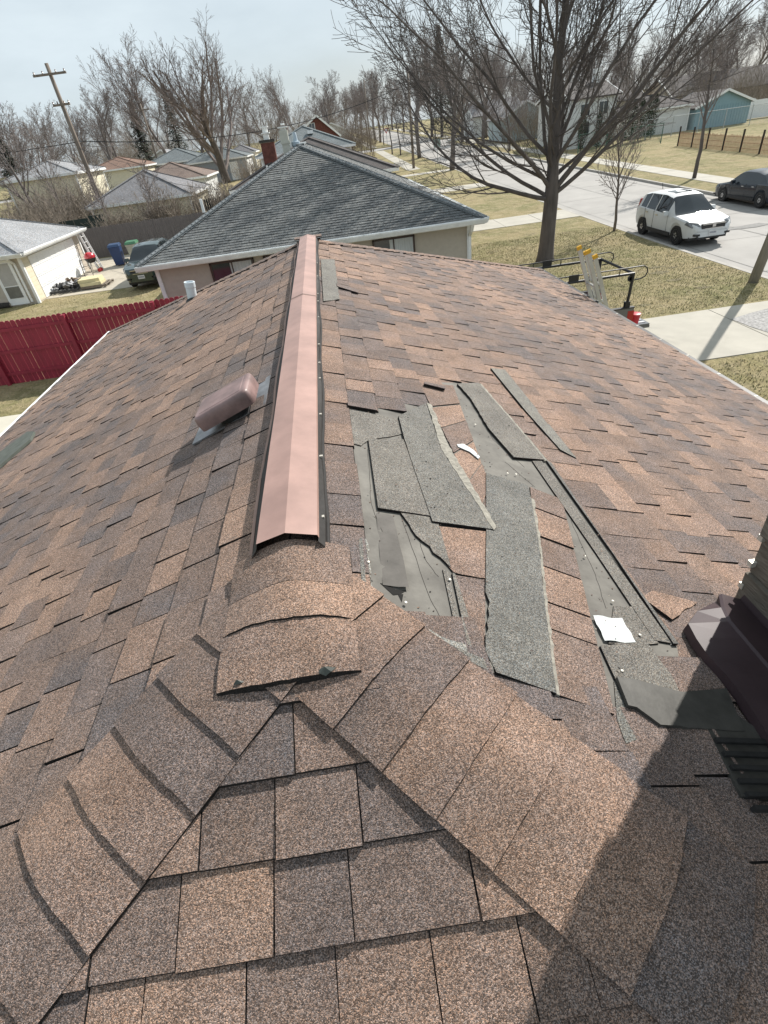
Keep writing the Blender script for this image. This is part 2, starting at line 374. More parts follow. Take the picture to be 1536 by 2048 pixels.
# ---- torn patch: felt, loose strips, islands of tabs
FELT = M('roofing_felt', (.105, .098, .088), .95, var=.22, scale=7, bump=.004, bscale=22, col2=(.205, .194, .172))
FELTD = M('roofing_felt_wrinkled', (.115, .106, .096), .95, var=.2, scale=14, bump=.004, bscale=14)
WORN = M('torn_fibre_edge', (.25, .235, .20), .95, var=.4, scale=60, bump=.002, bscale=120)
def rough(poly, amp=.004, step=.025, edges=None):
    out = []
    for i in range(len(poly)):
        a, b = poly[i], poly[(i+1) % len(poly)]; out.append(a)
        if edges is not None and i not in edges: continue
        L = math.hypot(b[0]-a[0], b[1]-a[1]); n = int(L/step)
        for k in range(1, n):
            t_ = k/n; out.append((a[0]+(b[0]-a[0])*t_+R.uniform(-amp, amp), a[1]+(b[1]-a[1])*t_+R.uniform(-amp, amp)))
    return out
def piece(name, pix, h, mat, col=None, edges=None, amp=.004, base=.0005, label=None, tilt=None):
    poly = rough(ruv(*pix), amp, edges=edges) if edges != [] else ruv(*pix)
    hf = (lambda u, v: h) if not tilt else (lambda u, v: h + tilt[0]*(u-poly[0][0]) + tilt[1]*(v-poly[0][1]))
    mb = MB(); slab(mb, PR_, poly, hf, col, base=base); return mb.build(name, mat, roof, label=label)
mb = MB(); cu_ = sum(p[0] for p in TEAR)/len(TEAR); cv_ = sum(p[1] for p in TEAR)/len(TEAR)
ex = []
for i in range(len(TEAR)):
    a_, b_, c2_ = Vector((*TEAR[i-1], 0)), Vector((*TEAR[i], 0)), Vector((*TEAR[(i+1) % len(TEAR)], 0)); nn = (c2_-a_).normalized().cross(Vector((0, 0, 1)))
    q1 = (b_.x+nn.x*.1, b_.y+nn.y*.1); q2 = (b_.x-nn.x*.1, b_.y-nn.y*.1)
    q = q2 if inside((b_.x+nn.x*.02, b_.y+nn.y*.02), TEAR) else q1
    ex.append((max(q[0], -q[1]/KS+.02), q[1]))
slab(mb, PR_, ex, lambda u, v: .0012, BRN); mb.build('shingle', SH, roof, label='under course of brown shingle showing round the torn patch')
piece('underlayment', [(690, 800), (752, 800), (812, 800), (840, 765), (915, 766), (966, 768), (1034, 848), (1098, 925), (1352, 1285), (1370, 1400), (1262, 1486), (1222, 1440), (985, 1356), (955, 1318), (785, 1242), (732, 1190), (716, 1090), (698, 900)], .0022, FELT, edges=[], base=-.002, label='bare grey roofing felt where shingles have blown off')
def line_tabs(l0, l1, r0, r1, cuts, cols, h=.009):
    """an island column of tabs between two slanted edges, cut at fractions"""
    for (a, b), c in zip(zip(cuts[:-1], cuts[1:]), cols):
        L = lambda p, q, t_: (p[0]+(q[0]-p[0])*t_, p[1]+(q[1]-p[1])*t_)
        g = .004
        A, B, C_, D_ = L(l0, l1, a+g), L(r0, r1, a+g), L(r0, r1, b-g), L(l0, l1, b-g)
        hh = h*R.uniform(.7, 1.25); piece('shingle', [A, B, C_, D_], hh, SH, col=c, edges=[], base=.001)
# column of tan tabs right of the wide grey strip
line_tabs((1058, 975), (1112, 1395), (1122, 1000), (1226, 1434), [0, .10, .235, .375, .55, .68, 1], [BRN, TAN2, GBR, TAN, TAN2, BRN])
# column of tabs between the two felt gaps (upper)
line_tabs((838, 768), (985, 1068), (905, 772), (992, 1010), [0, .16, .30, .47, .66, .84, 1], [BRN, TAN, GBR, TAN, TAN2, GBR], h=.007)
# tan piece under the long grey strip and the piece below it
piece('shingle', [(868, 1055), (985, 1068), (985, 1158), (970, 1160), (905, 1148), (880, 1120)], .008, SH, col=TAN2, edges=[3, 4], base=.001)
piece('shingle', [(905, 1152), (970, 1162), (968, 1300), (950, 1296)], .005, SH, col=GBR, edges=[], base=.001)
piece('shingle', [(800, 1030), (872, 1040), (900, 1140), (880, 1120), (830, 1075)], .010, GREY, col=GR, edges=[2, 3, 4], amp=.006, base=.001)
# grey strips (old covered parts of the laminated shingles)
piece('shingle_strip', [(695, 818), (752, 832), (800, 842), (812, 868), (735, 884), (722, 894), (703, 889)], .0065, GREY, col=GR, edges=[3, 4, 5], base=.001)
piece('shingle_strip', [(735, 884), (805, 884), (860, 1038), (754, 1022)], .014, GREY, col=GR, edges=[0], base=.004, label='grey shingle strip lifted over the bare felt')
piece('shingle_strip', [(795, 838), (850, 812), (880, 905), (985, 1066), (862, 1050), (826, 945), (806, 882)], .017, GREY, col=(.175, .172, .155), edges=[2], amp=.003, base=.004, label='long grey shingle strip with a torn brown edge')
piece('torn_edge', [(852, 812), (860, 815), (893, 895), (990, 1062), (984, 1068), (880, 905)], .0185, WORN, edges=[1, 2, 4, 5], amp=.004, base=.012)
piece('shingle_strip', [(913, 772), (955, 770), (1025, 850), (1087, 925), (1025, 920), (975, 862), (938, 800)], .016, GREY, col=GR, edges=[6, 5], amp=.003, base=.004)
piece('torn_edge', [(957, 770), (962, 772), (1030, 850), (1092, 925), (1086, 926), (1025, 852)], .012, WORN, edges=[1, 2, 4], amp=.004, base=.004)
piece('shingle_strip', [(970, 950), (1053, 976), (1060, 1003), (1074, 1087), (1084, 1193), (1101, 1340), (1109, 1393), (989, 1351), (967, 1308), (976, 1210), (968, 1190), (970, 1060)], .013, GREY, col=(.16, .162, .15), edges=[0, 8, 9], amp=.005, base=.004, label='widest grey shingle strip running down to the hip')
piece('torn_edge', [(1060, 1000), (1066, 1003), (1079, 1087), (1090, 1193), (1108, 1340), (1116, 1396), (1109, 1393), (1101, 1340), (1084, 1193), (1074, 1087)], .0105, WORN, edges=[1, 2, 3, 7, 8], amp=.004, base=.004)
piece('shingle_strip', [(1063, 925), (1082, 925), (1225, 1125), (1340, 1290), (1306, 1284), (1190, 1110)], .009, GREY, col=GR, edges=[], base=.002)
piece('shingle_strip', [(1091, 926), (1100, 930), (1235, 1130), (1352, 1293), (1342, 1293), (1222, 1112)], .014, GREY, col=(.14, .14, .13), edges=[], base=.004)
piece('shingle_strip', [(884, 1142), (896, 1148), (924, 1292), (915, 1288)], .007, GREY, col=GR, edges=[], base=.002)
piece('shingle_strip', [(902, 1150), (908, 1152), (956, 1304), (932, 1294)], .010, GREY, col=GR, edges=[], base=.002)
piece('shingle_strip', [(1197, 1296), (1266, 1290), (1293, 1292), (1336, 1349), (1356, 1392), (1258, 1366), (1227, 1362)], .010, GREY, col=GR, edges=[2, 3], base=.002)
piece('shingle_strip', [(1215, 1290), (1225, 1215), (1262, 1216), (1315, 1290), (1262, 1294)], .0075, GREY, col=GR, edges=[], base=.002)
piece('shingle_strip', [(1226, 1365), (1252, 1422), (1318, 1462), (1250, 1490), (1232, 1440)], .0055, GREY, col=(.15, .15, .135), edges=[2, 3], base=.001)
piece('shingle', [(1280, 1200), (1300, 1186), (1390, 1210), (1340, 1244)], .013, SH, col=TAN, edges=[2], base=.002)
piece('shingle_strip', [(980, 741), (1008, 744), (1075, 828), (1150, 922), (1118, 905), (1050, 828)], .017, GREY, col=(.21, .205, .18), edges=[], base=.004)
piece('shingle_strip', [(641, 522), (668, 522), (678, 603), (646, 607)], .017, GREY, col=(.19, .185, .165), edges=[1, 2], base=.004, label='short bare grey strip beside the far end of the ridge vent')
piece('lifted_tab', [(672, 572), (716, 585), (716, 591), (673, 578)], .022, SH, col=SLT, edges=[], base=.012)
piece('lifted_tab', [(846, 772), (888, 781), (887, 786), (846, 776)], .026, SH, col=SLT, edges=[], base=.014)
piece('lifted_tab', [(693, 812), (752, 822), (752, 829), (694, 819)], .022, SH, col=SLT, edges=[], base=.012)
# ragged rims of torn shingle round the hole
piece('torn_edge', [(722, 1080), (731, 1082), (742, 1175), (768, 1215), (795, 1232), (900, 1285), (962, 1308), (966, 1318), (900, 1296), (788, 1242), (755, 1216), (730, 1180)], .009, GREY, col=(.3, .3, .27), edges=list(range(12)), amp=.006, base=.001)
piece('shingle_strip', [(716, 1085), (722, 1080), (730, 1180), (755, 1216), (788, 1242), (900, 1296), (980, 1330), (985, 1352), (900, 1312), (800, 1272), (752, 1226), (722, 1180)], .0115, GREY, col=(.17, .168, .15), edges=[0, 1, 2, 3, 4], amp=.004, base=.001)
# wrinkled felt flap with a slit under it
mb = MB(); fp = ruv((752, 1028), (784, 1034), (800, 1100), (815, 1182), (765, 1172), (757, 1100))
b = len(mb.v); rows = []
for i in range(9):
    t_ = i/8; a_ = [fp[0], fp[5], fp[4]]; c_2 = [fp[1], fp[2], fp[3]]
    f2 = lambda q: (q[0][0]*(1-t_)**2+2*q[1][0]*t_*(1-t_)+q[2][0]*t_*t_, q[0][1]*(1-t_)**2+2*q[1][1]*t_*(1-t_)+q[2][1]*t_*t_)
    A, B = f2(a_), f2(c_2); row = []; fold_ = .006+.010*t_
    for j in range(6):
        s2 = j/5; u, v = A[0]+(B[0]-A[0])*s2, A[1]+(B[1]-A[1])*s2
        row.append(PR_.p(u, v, .003 + fold_*(s2**1.5 if s2 < .9 else .75) + .002*math.sin(i*1.7+j) + R.uniform(-.0006, .0006)))
    rows.append(row)
for r_ in rows: mb.v += [tuple(p) for p in r_]
for i in range(8):
    for j in range(5): mb.face([b+i*6+j, b+i*6+j+1, b+(i+1)*6+j+1, b+(i+1)*6+j])
mb.build('felt_flap', FELTD, roof, smooth=True, label='darker buckled piece of felt lying in the hole')
HOLE = M('black_gap', (.012, .011, .01), 1., var=.1)
for pix in ([(760, 1168), (775, 1170), (790, 1180), (812, 1183), (800, 1190), (786, 1192), (775, 1182)], [(770, 1094), (782, 1090), (784, 1098), (775, 1099)], [(795, 1190), (806, 1190), (803, 1206)]):
    piece('tear_slit', pix, .0035, HOLE, edges=[0, 1], amp=.002, base=.002)
# nails
NAIL = M('nail_head', (.6, .57, .5), .45, metal=.3)
mb = MB()
for q in ((670, 1129), (809, 1211), (897, 1165), (1197, 1246), (1276, 1275), (1240, 1347), (1167, 1117), (1222, 1207), (949, 853), (1013, 951), (1030, 953), (735, 1130)):
    u, v = PR_.uv(*q); mb.lathe([(.0045, 0), (.0045, .002), (.002, .003)], PR_.p(u, v, .011), 8, M=PR_.N.to_track_quat('Z', 'Y').to_matrix())
mb.build('roofing_nail', NAIL, roof, kind='stuff')
mb = MB(); crm = ruv((715, 900), (800, 1030), (900, 1270), (1200, 1230), (1300, 1280), (990, 940), (900, 790)); us, vs = [p[0] for p in TEAR], [p[1] for p in TEAR]
for _ in range(900):
    u, v = R.uniform(min(us), max(us)), R.uniform(min(vs), max(vs)+.1)
    if inside((u, v), TEAR): mb.box(PR_.p(u, v, R.choice((.004, .004, .019))), (R.uniform(.001, .005), R.uniform(.001, .005), .002), Matrix.Rotation(R.uniform(0, 3), 3, 'Z'), R.choice((TAN, BRN, SLT, (.03, .03, .03), (.4, .38, .33))))
mb.build('loose_granules', SH, roof, kind='stuff')
CRK = M('felt_crack', (.05, .045, .04), 1.)
for pts in (((757, 1022), (780, 1090), (800, 1150)), ((800, 1030), (860, 1200), (905, 1282)), ((830, 1060), (850, 1120), (880, 1160)), ((948, 800), (985, 880), (1060, 945)), ((1140, 1040), (1190, 1150), (1215, 1230)), ((735, 900), (742, 1010), (770, 1080)), ((1010, 925), (1080, 985))):
    mb = MB(); q = ruv(*pts); out = []
    for a_, b_ in zip(q[:-1], q[1:]):
        for k in range(7): out.append(PR_.p(a_[0]+(b_[0]-a_[0])*k/7+R.uniform(-.002, .002), a_[1]+(b_[1]-a_[1])*k/7+R.uniform(-.002, .002), .0022))
    mb.tube(out, .0011, 4); mb.build('felt_crease', CRK, roof)
# little loose felt tufts on the last ridge cap
for q, r_ in (((484, 1372), .012), ((655, 1347), .022)):
    u, v = PH.uv(*q); mb = MB(); K = MATS.get('x') or M('tar_tuft', (.05, .058, .05), .6, var=.3, bump=.003)
    c = PH.p(u, v, .03); pts = [(c + Vector((math.cos(a)*r_*R.uniform(.7, 1.4), math.sin(a)*r_*.6, R.uniform(-.004, .006)))) for a in [i*.785 for i in range(8)]]
    top = c + Vector((0, 0, .012)); b = len(mb.v); mb.v += [tuple(p) for p in pts] + [tuple(top)]
    for i in range(8): mb.face([b+i, b+(i+1) % 8, b+8])
    mb.build('tar_tuft', K, roof)
# ---- dark metal flashing by the chimney
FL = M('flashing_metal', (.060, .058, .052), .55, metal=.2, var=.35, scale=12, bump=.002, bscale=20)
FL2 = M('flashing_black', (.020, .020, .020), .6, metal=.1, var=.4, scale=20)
flash = [(1227, 1362), (1258, 1366), (1356, 1392), (1445, 1385), (1480, 1470), (1403, 1466), (1313, 1458), (1266, 1423), (1249, 1419)]
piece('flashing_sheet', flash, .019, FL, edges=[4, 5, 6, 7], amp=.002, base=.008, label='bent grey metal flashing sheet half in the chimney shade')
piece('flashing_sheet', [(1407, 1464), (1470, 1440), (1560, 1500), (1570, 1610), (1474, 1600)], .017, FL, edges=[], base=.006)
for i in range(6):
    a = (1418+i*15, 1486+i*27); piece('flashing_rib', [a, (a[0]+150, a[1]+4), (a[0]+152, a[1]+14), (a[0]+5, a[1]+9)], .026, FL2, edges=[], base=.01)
# ---- ridge vent
vent = bpy.data.objects.new('ridge_vent', None)
VENTC = M('vent_metal_brown', (.36, .225, .190), .46, var=.20, scale=5, spec=.5, bump=.0004, bscale=300)
VENTD = M('vent_mesh_black', (.018, .016, .015), .7, var=.4, scale=50)
VRIM = M('vent_rim', (.30, .19, .15), .6, var=.2)
mb = MB(); seams = [1.135, 3.76, 6.44]
for a, b_ in zip(seams[:-1], seams[1:]):
    n_ = 14; rows = []
    for i in range(n_+1):
        y = a + (b_-a)*i/n_; wv = R.uniform(-.001, .001)
        rows.append([Vector((rx+x, y, rz+z+wv+(.004 if a < 2 else 0))) for x, z in ((-.088, .022), (-.085, .034), (0, .058), (.085, .034), (.088, .022))])
    b0 = len(mb.v)
    for r_ in rows: mb.v += [tuple(p) for p in r_]
    for i in range(n_):
        for j in range(4): mb.face([b0+i*5+j, b0+i*5+j+1, b0+(i+1)*5+j+1, b0+(i+1)*5+j])
vent = mb.build('ridge_vent', VENTC, house, label='pinkish brown metal ridge vent running along the crest')
for sgn in (-1, 1):
    mb = MB(); n_ = 60; b0 = len(mb.v)
    for i in range(n_+1):
        y = 1.12 + (6.44-1.12)*i/n_; wob = .007*math.sin(i*.55+sgn)+R.uniform(-.003, .003)
        for x, z in ((.086, .026), ((.106 if sgn < 0 else .099)+wob*.6, .004), ((.108 if sgn < 0 else .101)+wob*.6, -.04)): mb.v.append((rx+sgn*x, y, rz+z))
    for i in range(n_):
        for j in range(2): mb.face([b0+i*3+j, b0+i*3+j+1, b0+(i+1)*3+j+1, b0+(i+1)*3+j])
    mb.build('vent_mesh', VENTD, vent)
    mb = MB(); pts = []
    for i in range(n_+1):
        y = 1.10 + (6.44-1.10)*i/n_; wob = .007*math.sin(i*.55+sgn)+R.uniform(-.002, .002); o_ = .116 if sgn < 0 else .103
        pts.append((rx+sgn*(o_+wob*.6), y, rz+(-.012 if sgn < 0 else -.022)+R.uniform(-.001, .001)))
    mb.tube(pts, .0065 if sgn < 0 else .0055, 5); mb.build('vent_rim', VRIM if sgn < 0 else VENTD, vent)
mb = MB()
for i in range(12): mb.box((rx+.096, 1.25+i*.33*R.uniform(.9, 1.1), rz+.012), (.012, .010, .006))
mb.build('vent_nail', NAIL, vent, kind='stuff')
mb = MB(); mb.box((rx, 6.50, rz+.02), (.30, .14, .012), None, GBR); mb.build('ridge_cap', SH, roof)
mb = MB(); mb.box((rx, 3.762, rz+.052), (.02, .02, .02)); 
mb = MB(); mb.v += [(rx-.088, 3.755, rz+.026), (rx-.085, 3.755, rz+.0395), (rx, 3.755, rz+.064), (rx+.085, 3.755, rz+.0395), (rx+.088, 3.755, rz+.026)]
mb.v += [(x, 3.775, z+.001) for x, y, z in mb.v]
for j in range(4): mb.face([j, j+1, j+6, j+5])
mb.build('vent_seam', M('vent_seam', (.16, .10, .08), .6), vent)
# ---- box vent on the left slope
bv = thing('x', '', ''); bpy.data.objects.remove(bv)
HOODM = M('box_vent_brown', (.22, .142, .132), .45, var=.4, scale=10, spec=.6, bump=.0008, bscale=30)
HMETAL = M('vent_flange', (.26, .26, .27), .42, metal=.6, var=.3, scale=20)
def lp(u, v, h): return PL.p(u, v, h)
u0, v0 = PL.uv(446, 800, .105); 
FU, FV = PL.uv(385, 890, .014)
# hood: rounded box in slope coordinates
def rbox(mb, P, uc, vc, su, sv, h0, h1, r=.045, tiltv=0., n=5):
    rings = []
    def ring(inset, h):
        pts = []
        for cx_, cy_, a0 in ((1, 1, 0), (-1, 1, 90), (-1, -1, 180), (1, -1, 270)):
            for k in range(n+1):
                a = math.radians(a0+90*k/n); rr = max(r-inset, .004)
                u = uc + cx_*(su/2-r) + math.cos(a)*rr; v = vc + cy_*(sv/2-r) + math.sin(a)*rr
                pts.append(P.p(u, v, h + tiltv*(v-vc)))
        return pts
    rings.append(ring(0, h0)); rings.append(ring(-.002, (h0+h1)/2))
    for k in range(5):
        a = math.radians(18*(k+1)); rings.append(ring(r*.62*(1-math.cos(a)), h1 - r*.62*(1-math.sin(a))))
    b0 = len(mb.v); K = len(rings[0])
    for r_ in rings: mb.v += [tuple(p) for p in r_]
    for i in range(len(rings)-1):
        for j in range(K): mb.face([b0+i*K+j, b0+i*K+(j+1) % K, b0+(i+1)*K+(j+1) % K, b0+(i+1)*K+j])
    mb.face([b0+(len(rings)-1)*K+j for j in range(K)])
mb = MB(); rbox(mb, PL, u0+.015, v0-.005, .24, .30, .05, .125, r=.032); hood = mb.build('box_vent', HOODM, house, label='pinkish brown dented box vent on the left slope'); smooth_angle(hood, 40)
mb = MB(); a, b_ = (FU, FV), (FU+.36, FV-.42)
slab(mb, PL, [(a[0], a[1]), (b_[0], a[1]), (b_[0], b_[1]), (a[0], b_[1])], lambda u, v: .014+.004*math.sin(u*30+v*19), None, base=.008); mb.build('vent_flange', HMETAL, hood)
mb = MB(); mb.lathe([(.085, 0), (.085, .09)], PL.p(u0+.02, v0, .01), 18, M=PL.N.to_track_quat('Z', 'Y').to_matrix()); mb.build('vent_throat', FL2, hood)
mb = MB(); rbox(mb, PL, u0+.015, v0-.005, .185, .24, .1235, .1268, r=.012); mb.build('hood_panel', HOODM, hood)
# ---- white pipe near the far left hip
PIPE = M('pipe_white', (.62, .68, .72), .5, var=.1)
mb = MB(); base = Vector((-2.0, 7.74, rz - T*(2.0+rx)-.03)); Mx = Matrix.Rotation(math.radians(6), 3, 'Y')
mb.lathe([(.066, 0), (.066, .18), (.072, .185), (.072, .25), (.056, .25), (.056, .12)], base, 16, Mx); pp = mb.build('vent_pipe', PIPE, house, label='short white plastic vent pipe at the far left hip'); smooth_angle(pp)
mb = MB(); mb.lathe([(.11, .0), (.10, .035), (.066, .06)], base, 16, PL.N.to_track_quat('Z', 'Y').to_matrix()); mb.build('pipe_boot', FL2, pp)
# ---- gutters, fascia, walls
WHT = M('white_paint', (.80, .81, .80), .5, var=.06)
GUT = M('gutter_white', (.76, .77, .76), .45, var=.14, scale=3)
BLK = M('drip_edge_black', (.02, .02, .022), .5)
ez = rz - T*W
def gutter(a, b, out, parent, mat=GUT, w=.11, h=.11, name='gutter'):
    a, b, out = Vector(a), Vector(b), Vector(out); prof = [(0, .01), (0, -h), (w*.7, -h), (w, -.03), (w, .005), (w-.012, .005), (w-.014, -.02), (.014, -.02)]
    mb = MB(); P = lambda q: [q + out*x + Vector((0, 0, z)) for x, z in prof]
    mb.prism(P(b), P(a)); return mb.build(name, mat, parent)
x0, x1, y0, y1 = rx-W, rx+W, Yn-W, Yf+W
gutter((x0, y0, ez-.01), (x0, y1, ez-.01), (-1, 0, 0), house, w=.05, h=.1); gutter((x1, y0, ez-.015), (x1, y1, ez-.015), (1, 0, 0), house, w=.045, h=.1)
mb = MB(); mb.bar((x1-.025, y0, ez+.018), (x1-.025, y1, ez+.018), .06, .012); mb.build('drip_edge', BLK, house)
mb = MB(); mb.bar((x0+.0, y0, ez+.012), (x0+.0, y1, ez+.012), .04, .01); mb.build('drip_edge', WHT, house)
mb = MB()
for i in range(24): mb.box((x1-.02, y0+.6*i, ez+.022), (.03, .012, .01))
mb.build('gutter_clip', NAIL, house, kind='stuff')
SID = M('siding_beige', (.42, .38, .32), .6, var=.05)
def siding(mb, a, b, z0, z1, out, step=.115, d=.016):
    """lapped boards along a wall from a to b"""
    a, b, out = Vector(a), Vector(b), Vector(out); z = z0
    while z < z1-.01:
        t_ = min(z+step, z1)
        P = lambda q: [q+out*d+Vector((0, 0, z)), q+out*.003+Vector((0, 0, t_)), q+Vector((0, 0, t_))-out*.02, q-out*.02+Vector((0, 0, z))]
        mb.prism(P(b), P(a)); z = t_
mb = MB(); o_ = .4
for a, b_, out in (((x0+o_, y0+o_, 0), (x0+o_, y1-o_, 0), (-1, 0, 0)), ((x1-o_, y0+o_, 0), (x1-o_, y1-o_, 0), (1, 0, 0)), ((x0+o_, y0+o_, 0), (x1-o_, y0+o_, 0), (0, -1, 0)), ((x0+o_, y1-o_, 0), (x1-o_, y1-o_, 0), (0, 1, 0))):
    siding(mb, a, b_, -.1, ez-.05, out)
mb.build('siding', SID, house, kind='stuff')
mb = MB(); mb.box2((x0, y0, ez-.12), (x1, y1, ez-.10)); mb.build('soffit', WHT, house)
# ---- chimney of our house with brown metal trough at its foot
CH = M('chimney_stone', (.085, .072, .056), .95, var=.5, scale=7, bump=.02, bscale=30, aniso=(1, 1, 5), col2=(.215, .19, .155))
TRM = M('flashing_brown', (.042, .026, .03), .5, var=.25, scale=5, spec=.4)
chx, chy = 1.206, 1.149
mb = MB(); nz = 22; zz0 = 3.4
for k in range(nz):
    z_ = zz0 + k*.16; y_ = chy; i = 0; off = .18 if k % 2 else 0
    while y_ > chy-1.0:
        w_ = R.uniform(.18, .34); j_ = R.uniform(-.008, .012)
        mb.box2((chx-j_, max(y_-w_+.004, chy-1.0), z_), (chx+.2, y_-.0, z_+.156)); y_ -= w_
mb.box2((chx+.012, chy-.99, zz0), (chx+.72, chy-.012, zz0+3.5))
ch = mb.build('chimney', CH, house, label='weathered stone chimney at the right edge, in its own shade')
mb = MB()
for z_ in (.10, .20, .31, .43, .56): mb.box((chx+.0, chy-.005, 3.72+z_), (.022, .018, .02))
mb.build('mortar_chip', NAIL, ch, kind='stuff')
mb = MB(); n_ = 16; b0 = 0
def rzx(x): return rz - T*(x-rx)
for i in range(n_+1):
    y = 1.12 - (1.12-.1)*i/n_; w2 = .008*math.sin(i*1.3)+R.uniform(-.005, .005)
    e_ = .20*max(0, 1-i/1.6)    # cut corner at the far end
    for x, h in ((.895+w2+e_, .012), (.905+w2+e_, .045), (1.045+e_*.3, .075), (1.055+e_*.3, .082), (1.19, .07), (1.215, .13)): mb.v.append((x, y, rzx(x)+h))
for i in range(n_):
    for j in range(5): mb.face([i*6+j, i*6+j+1, (i+1)*6+j+1, (i+1)*6+j])
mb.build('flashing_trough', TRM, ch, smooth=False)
# paper label lying on the felt
PAP = M('paper_white', (.50, .53, .53), .6, var=.12, scale=40)
pq = ruv((1182, 1237), (1239, 1243), (1267, 1290), (1206, 1286)); mb = MB(); b0 = 0
for i in range(7):
    for j in range(7):
        s2, t_ = i/6, j/6
        u = (pq[0][0]*(1-s2)+pq[1][0]*s2)*(1-t_)+(pq[3][0]*(1-s2)+pq[2][0]*s2)*t_; v = (pq[0][1]*(1-s2)+pq[1][1]*s2)*(1-t_)+(pq[3][1]*(1-s2)+pq[2][1]*s2)*t_
        mb.v.append(tuple(PR_.p(u, v, .012+.003*math.sin(i*1.2)+.002*math.cos(j*1.7))))
for i in range(6):
    for j in range(6): mb.face([i*7+j, i*7+j+1, (i+1)*7+j+1, (i+1)*7+j])
tag(mb.build('paper_sheet', PAP, smooth=True), 'white crinkled paper label lying on the bare felt near the chimney', 'paper')
# white sliver of torn plastic on the tan tabs
q = ruv((912, 893), (925, 892), (945, 904), (958, 918), (955, 922), (938, 908), (915, 898)); mb = MB(); slab(mb, PR_, q, lambda u, v: .012, None, base=.009)
tag(mb.build('plastic_scrap', PAP), 'thin curved white scrap on the tan tabs of the torn patch', 'scrap')
# dark board on the left slope
q = [PL.uv(*p) for p in ((-30, 935), (60, 868), (74, 868), (66, 884), (-30, 968))]; mb = MB(); slab(mb, PL, q, lambda u, v: .035, None, base=.012)
tag(mb.build('wood_strip', M('old_wood_green', (.085, .095, .08), .9, var=.3, scale=12)), 'dark weathered board lying on the left roof slope at the picture edge', 'board')
#@@NEXT@@
# ================================================================== GROUND
GRASS = None
def grass_mat(name, c1, c2, c3, sc1=.35):
    m = bpy.data.materials.new(name); m.use_nodes = True; n = m.node_tree.nodes; l = m.node_tree.links
    b = n['Principled BSDF']; b.inputs['Roughness'].default_value = .95; b.inputs['Specular IOR Level'].default_value = .15
    g = n.new('ShaderNodeNewGeometry')
    def noise(s, d=5, r=.6):
        t = n.new('ShaderNodeTexNoise'); t.inputs['Scale'].default_value = s; t.inputs['Detail'].default_value = d; t.inputs['Roughness'].default_value = r
        l.new(g.outputs['Position'], t.inputs['Vector']); return t.outputs[0]
    def rng(o, a, b_, lo=0., hi=1.):
        r = n.new('ShaderNodeMapRange'); r.inputs[1].default_value = a; r.inputs[2].default_value = b_; r.inputs[3].default_value = lo; r.inputs[4].default_value = hi
        l.new(o, r.inputs[0]); return r.outputs[0]
    def mix(f, a, b_):
        k = n.new('ShaderNodeMix'); k.data_type = 'RGBA'; l.new(f, k.inputs[0])
        for i, q in ((6, a), (7, b_)):
            if isinstance(q, tuple): k.inputs[i].default_value = (*q, 1)
            else: l.new(q, k.inputs[i])
        return k.outputs[2]
    a = mix(rng(noise(sc1, 6, .65), .38, .62), c1, c2)
    a = mix(rng(noise(2.3, 5, .7), .45, .75), a, c3)
    f = rng(noise(16, 5, .75), .28, .72, .5, 1.5)
    f2 = rng(noise(1.1, 4), .58, .70, 1., .62)
    k = n.new('ShaderNodeMath'); k.operation = 'MULTIPLY'; l.new(f, k.inputs[0]); l.new(f2, k.inputs[1])
    vm = n.new('ShaderNodeVectorMath'); vm.operation = 'SCALE'; l.new(a, vm.inputs[0]); l.new(k.outputs[0], vm.inputs['Scale']); l.new(vm.outputs[0], b.inputs['Base Color'])
    bp = n.new('ShaderNodeBump'); bp.inputs['Distance'].default_value = .06; bp.inputs['Strength'].default_value = .8; l.new(noise(22, 4, .7), bp.inputs['Height']); l.new(bp.outputs[0], b.inputs['Normal'])
    MATS[name] = m; return m
GRASS = grass_mat('spring_grass', (.30, .245, .135), (.185, .175, .08), (.38, .315, .195))
GRASSG = grass_mat('greener_grass_', (.14, .15, .06), (.10, .125, .042), (.20, .18, .09))
CONC = M('concrete_walk', (.40, .375, .32), .9, var=.10, scale=1.2, bump=.004, bscale=40)
ROADM = M('concrete_road', (.315, .30, .28), .88, var=.13, scale=.45, bump=.004, bscale=30)
CURBM = M('kerb_concrete', (.36, .34, .31), .9, var=.15, scale=2)
TAR = M('tar_joint', (.15, .147, .14), .8, var=.3)
DIRT = M('bare_soil', (.10, .075, .05), 1., var=.3)
def sheet(name, x0, x1, y0, y1, dz, mat, parent=None, step=4., thick=0.):
    mb = MB(); n = max(1, int((y1-y0)/step))
    for i in range(n):
        a, b_ = y0+(y1-y0)*i/n, y0+(y1-y0)*(i+1)/n
        A, B = TZ(a)+dz, TZ(b_)+dz
        mb.poly([(x0, a, A), (x1, a, A), (x1, b_, B), (x0, b_, B)])
        if thick:
            for x in (x0, x1): mb.poly([(x, a, A), (x, b_, B), (x, b_, B-thick), (x, a, A-thick)])
    if thick:
        for y in (y0, y1): z = TZ(y)+dz; mb.poly([(x0, y, z), (x1, y, z), (x1, y, z-thick), (x0, y, z-thick)])
    o = mb.build(name, mat, parent)
    if not parent: setting(o)
    return o
XC0, XC1 = 13.3, 21.4
sheet('ground', -2500, 2500, -300, 4500, -.30, grass_mat('far_ground', (.2, .18, .10), (.13, .14, .07), (.22, .19, .12), .05), step=8)
sheet('lawn', -70, XC0, -30, 104, 0, GRASS, thick=.3); sheet('lawn', -70, XC0, 112, 260, 0, GRASS, thick=.3)
sheet('lawn', XC1, 170, -30, 103, 0, GRASS, thick=.3); sheet('lawn', XC1, 170, 113, 300, 0, GRASS, thick=.3)
road = sheet('road', XC0+.12, XC1-.12, -40, 300, -.115, ROADM)
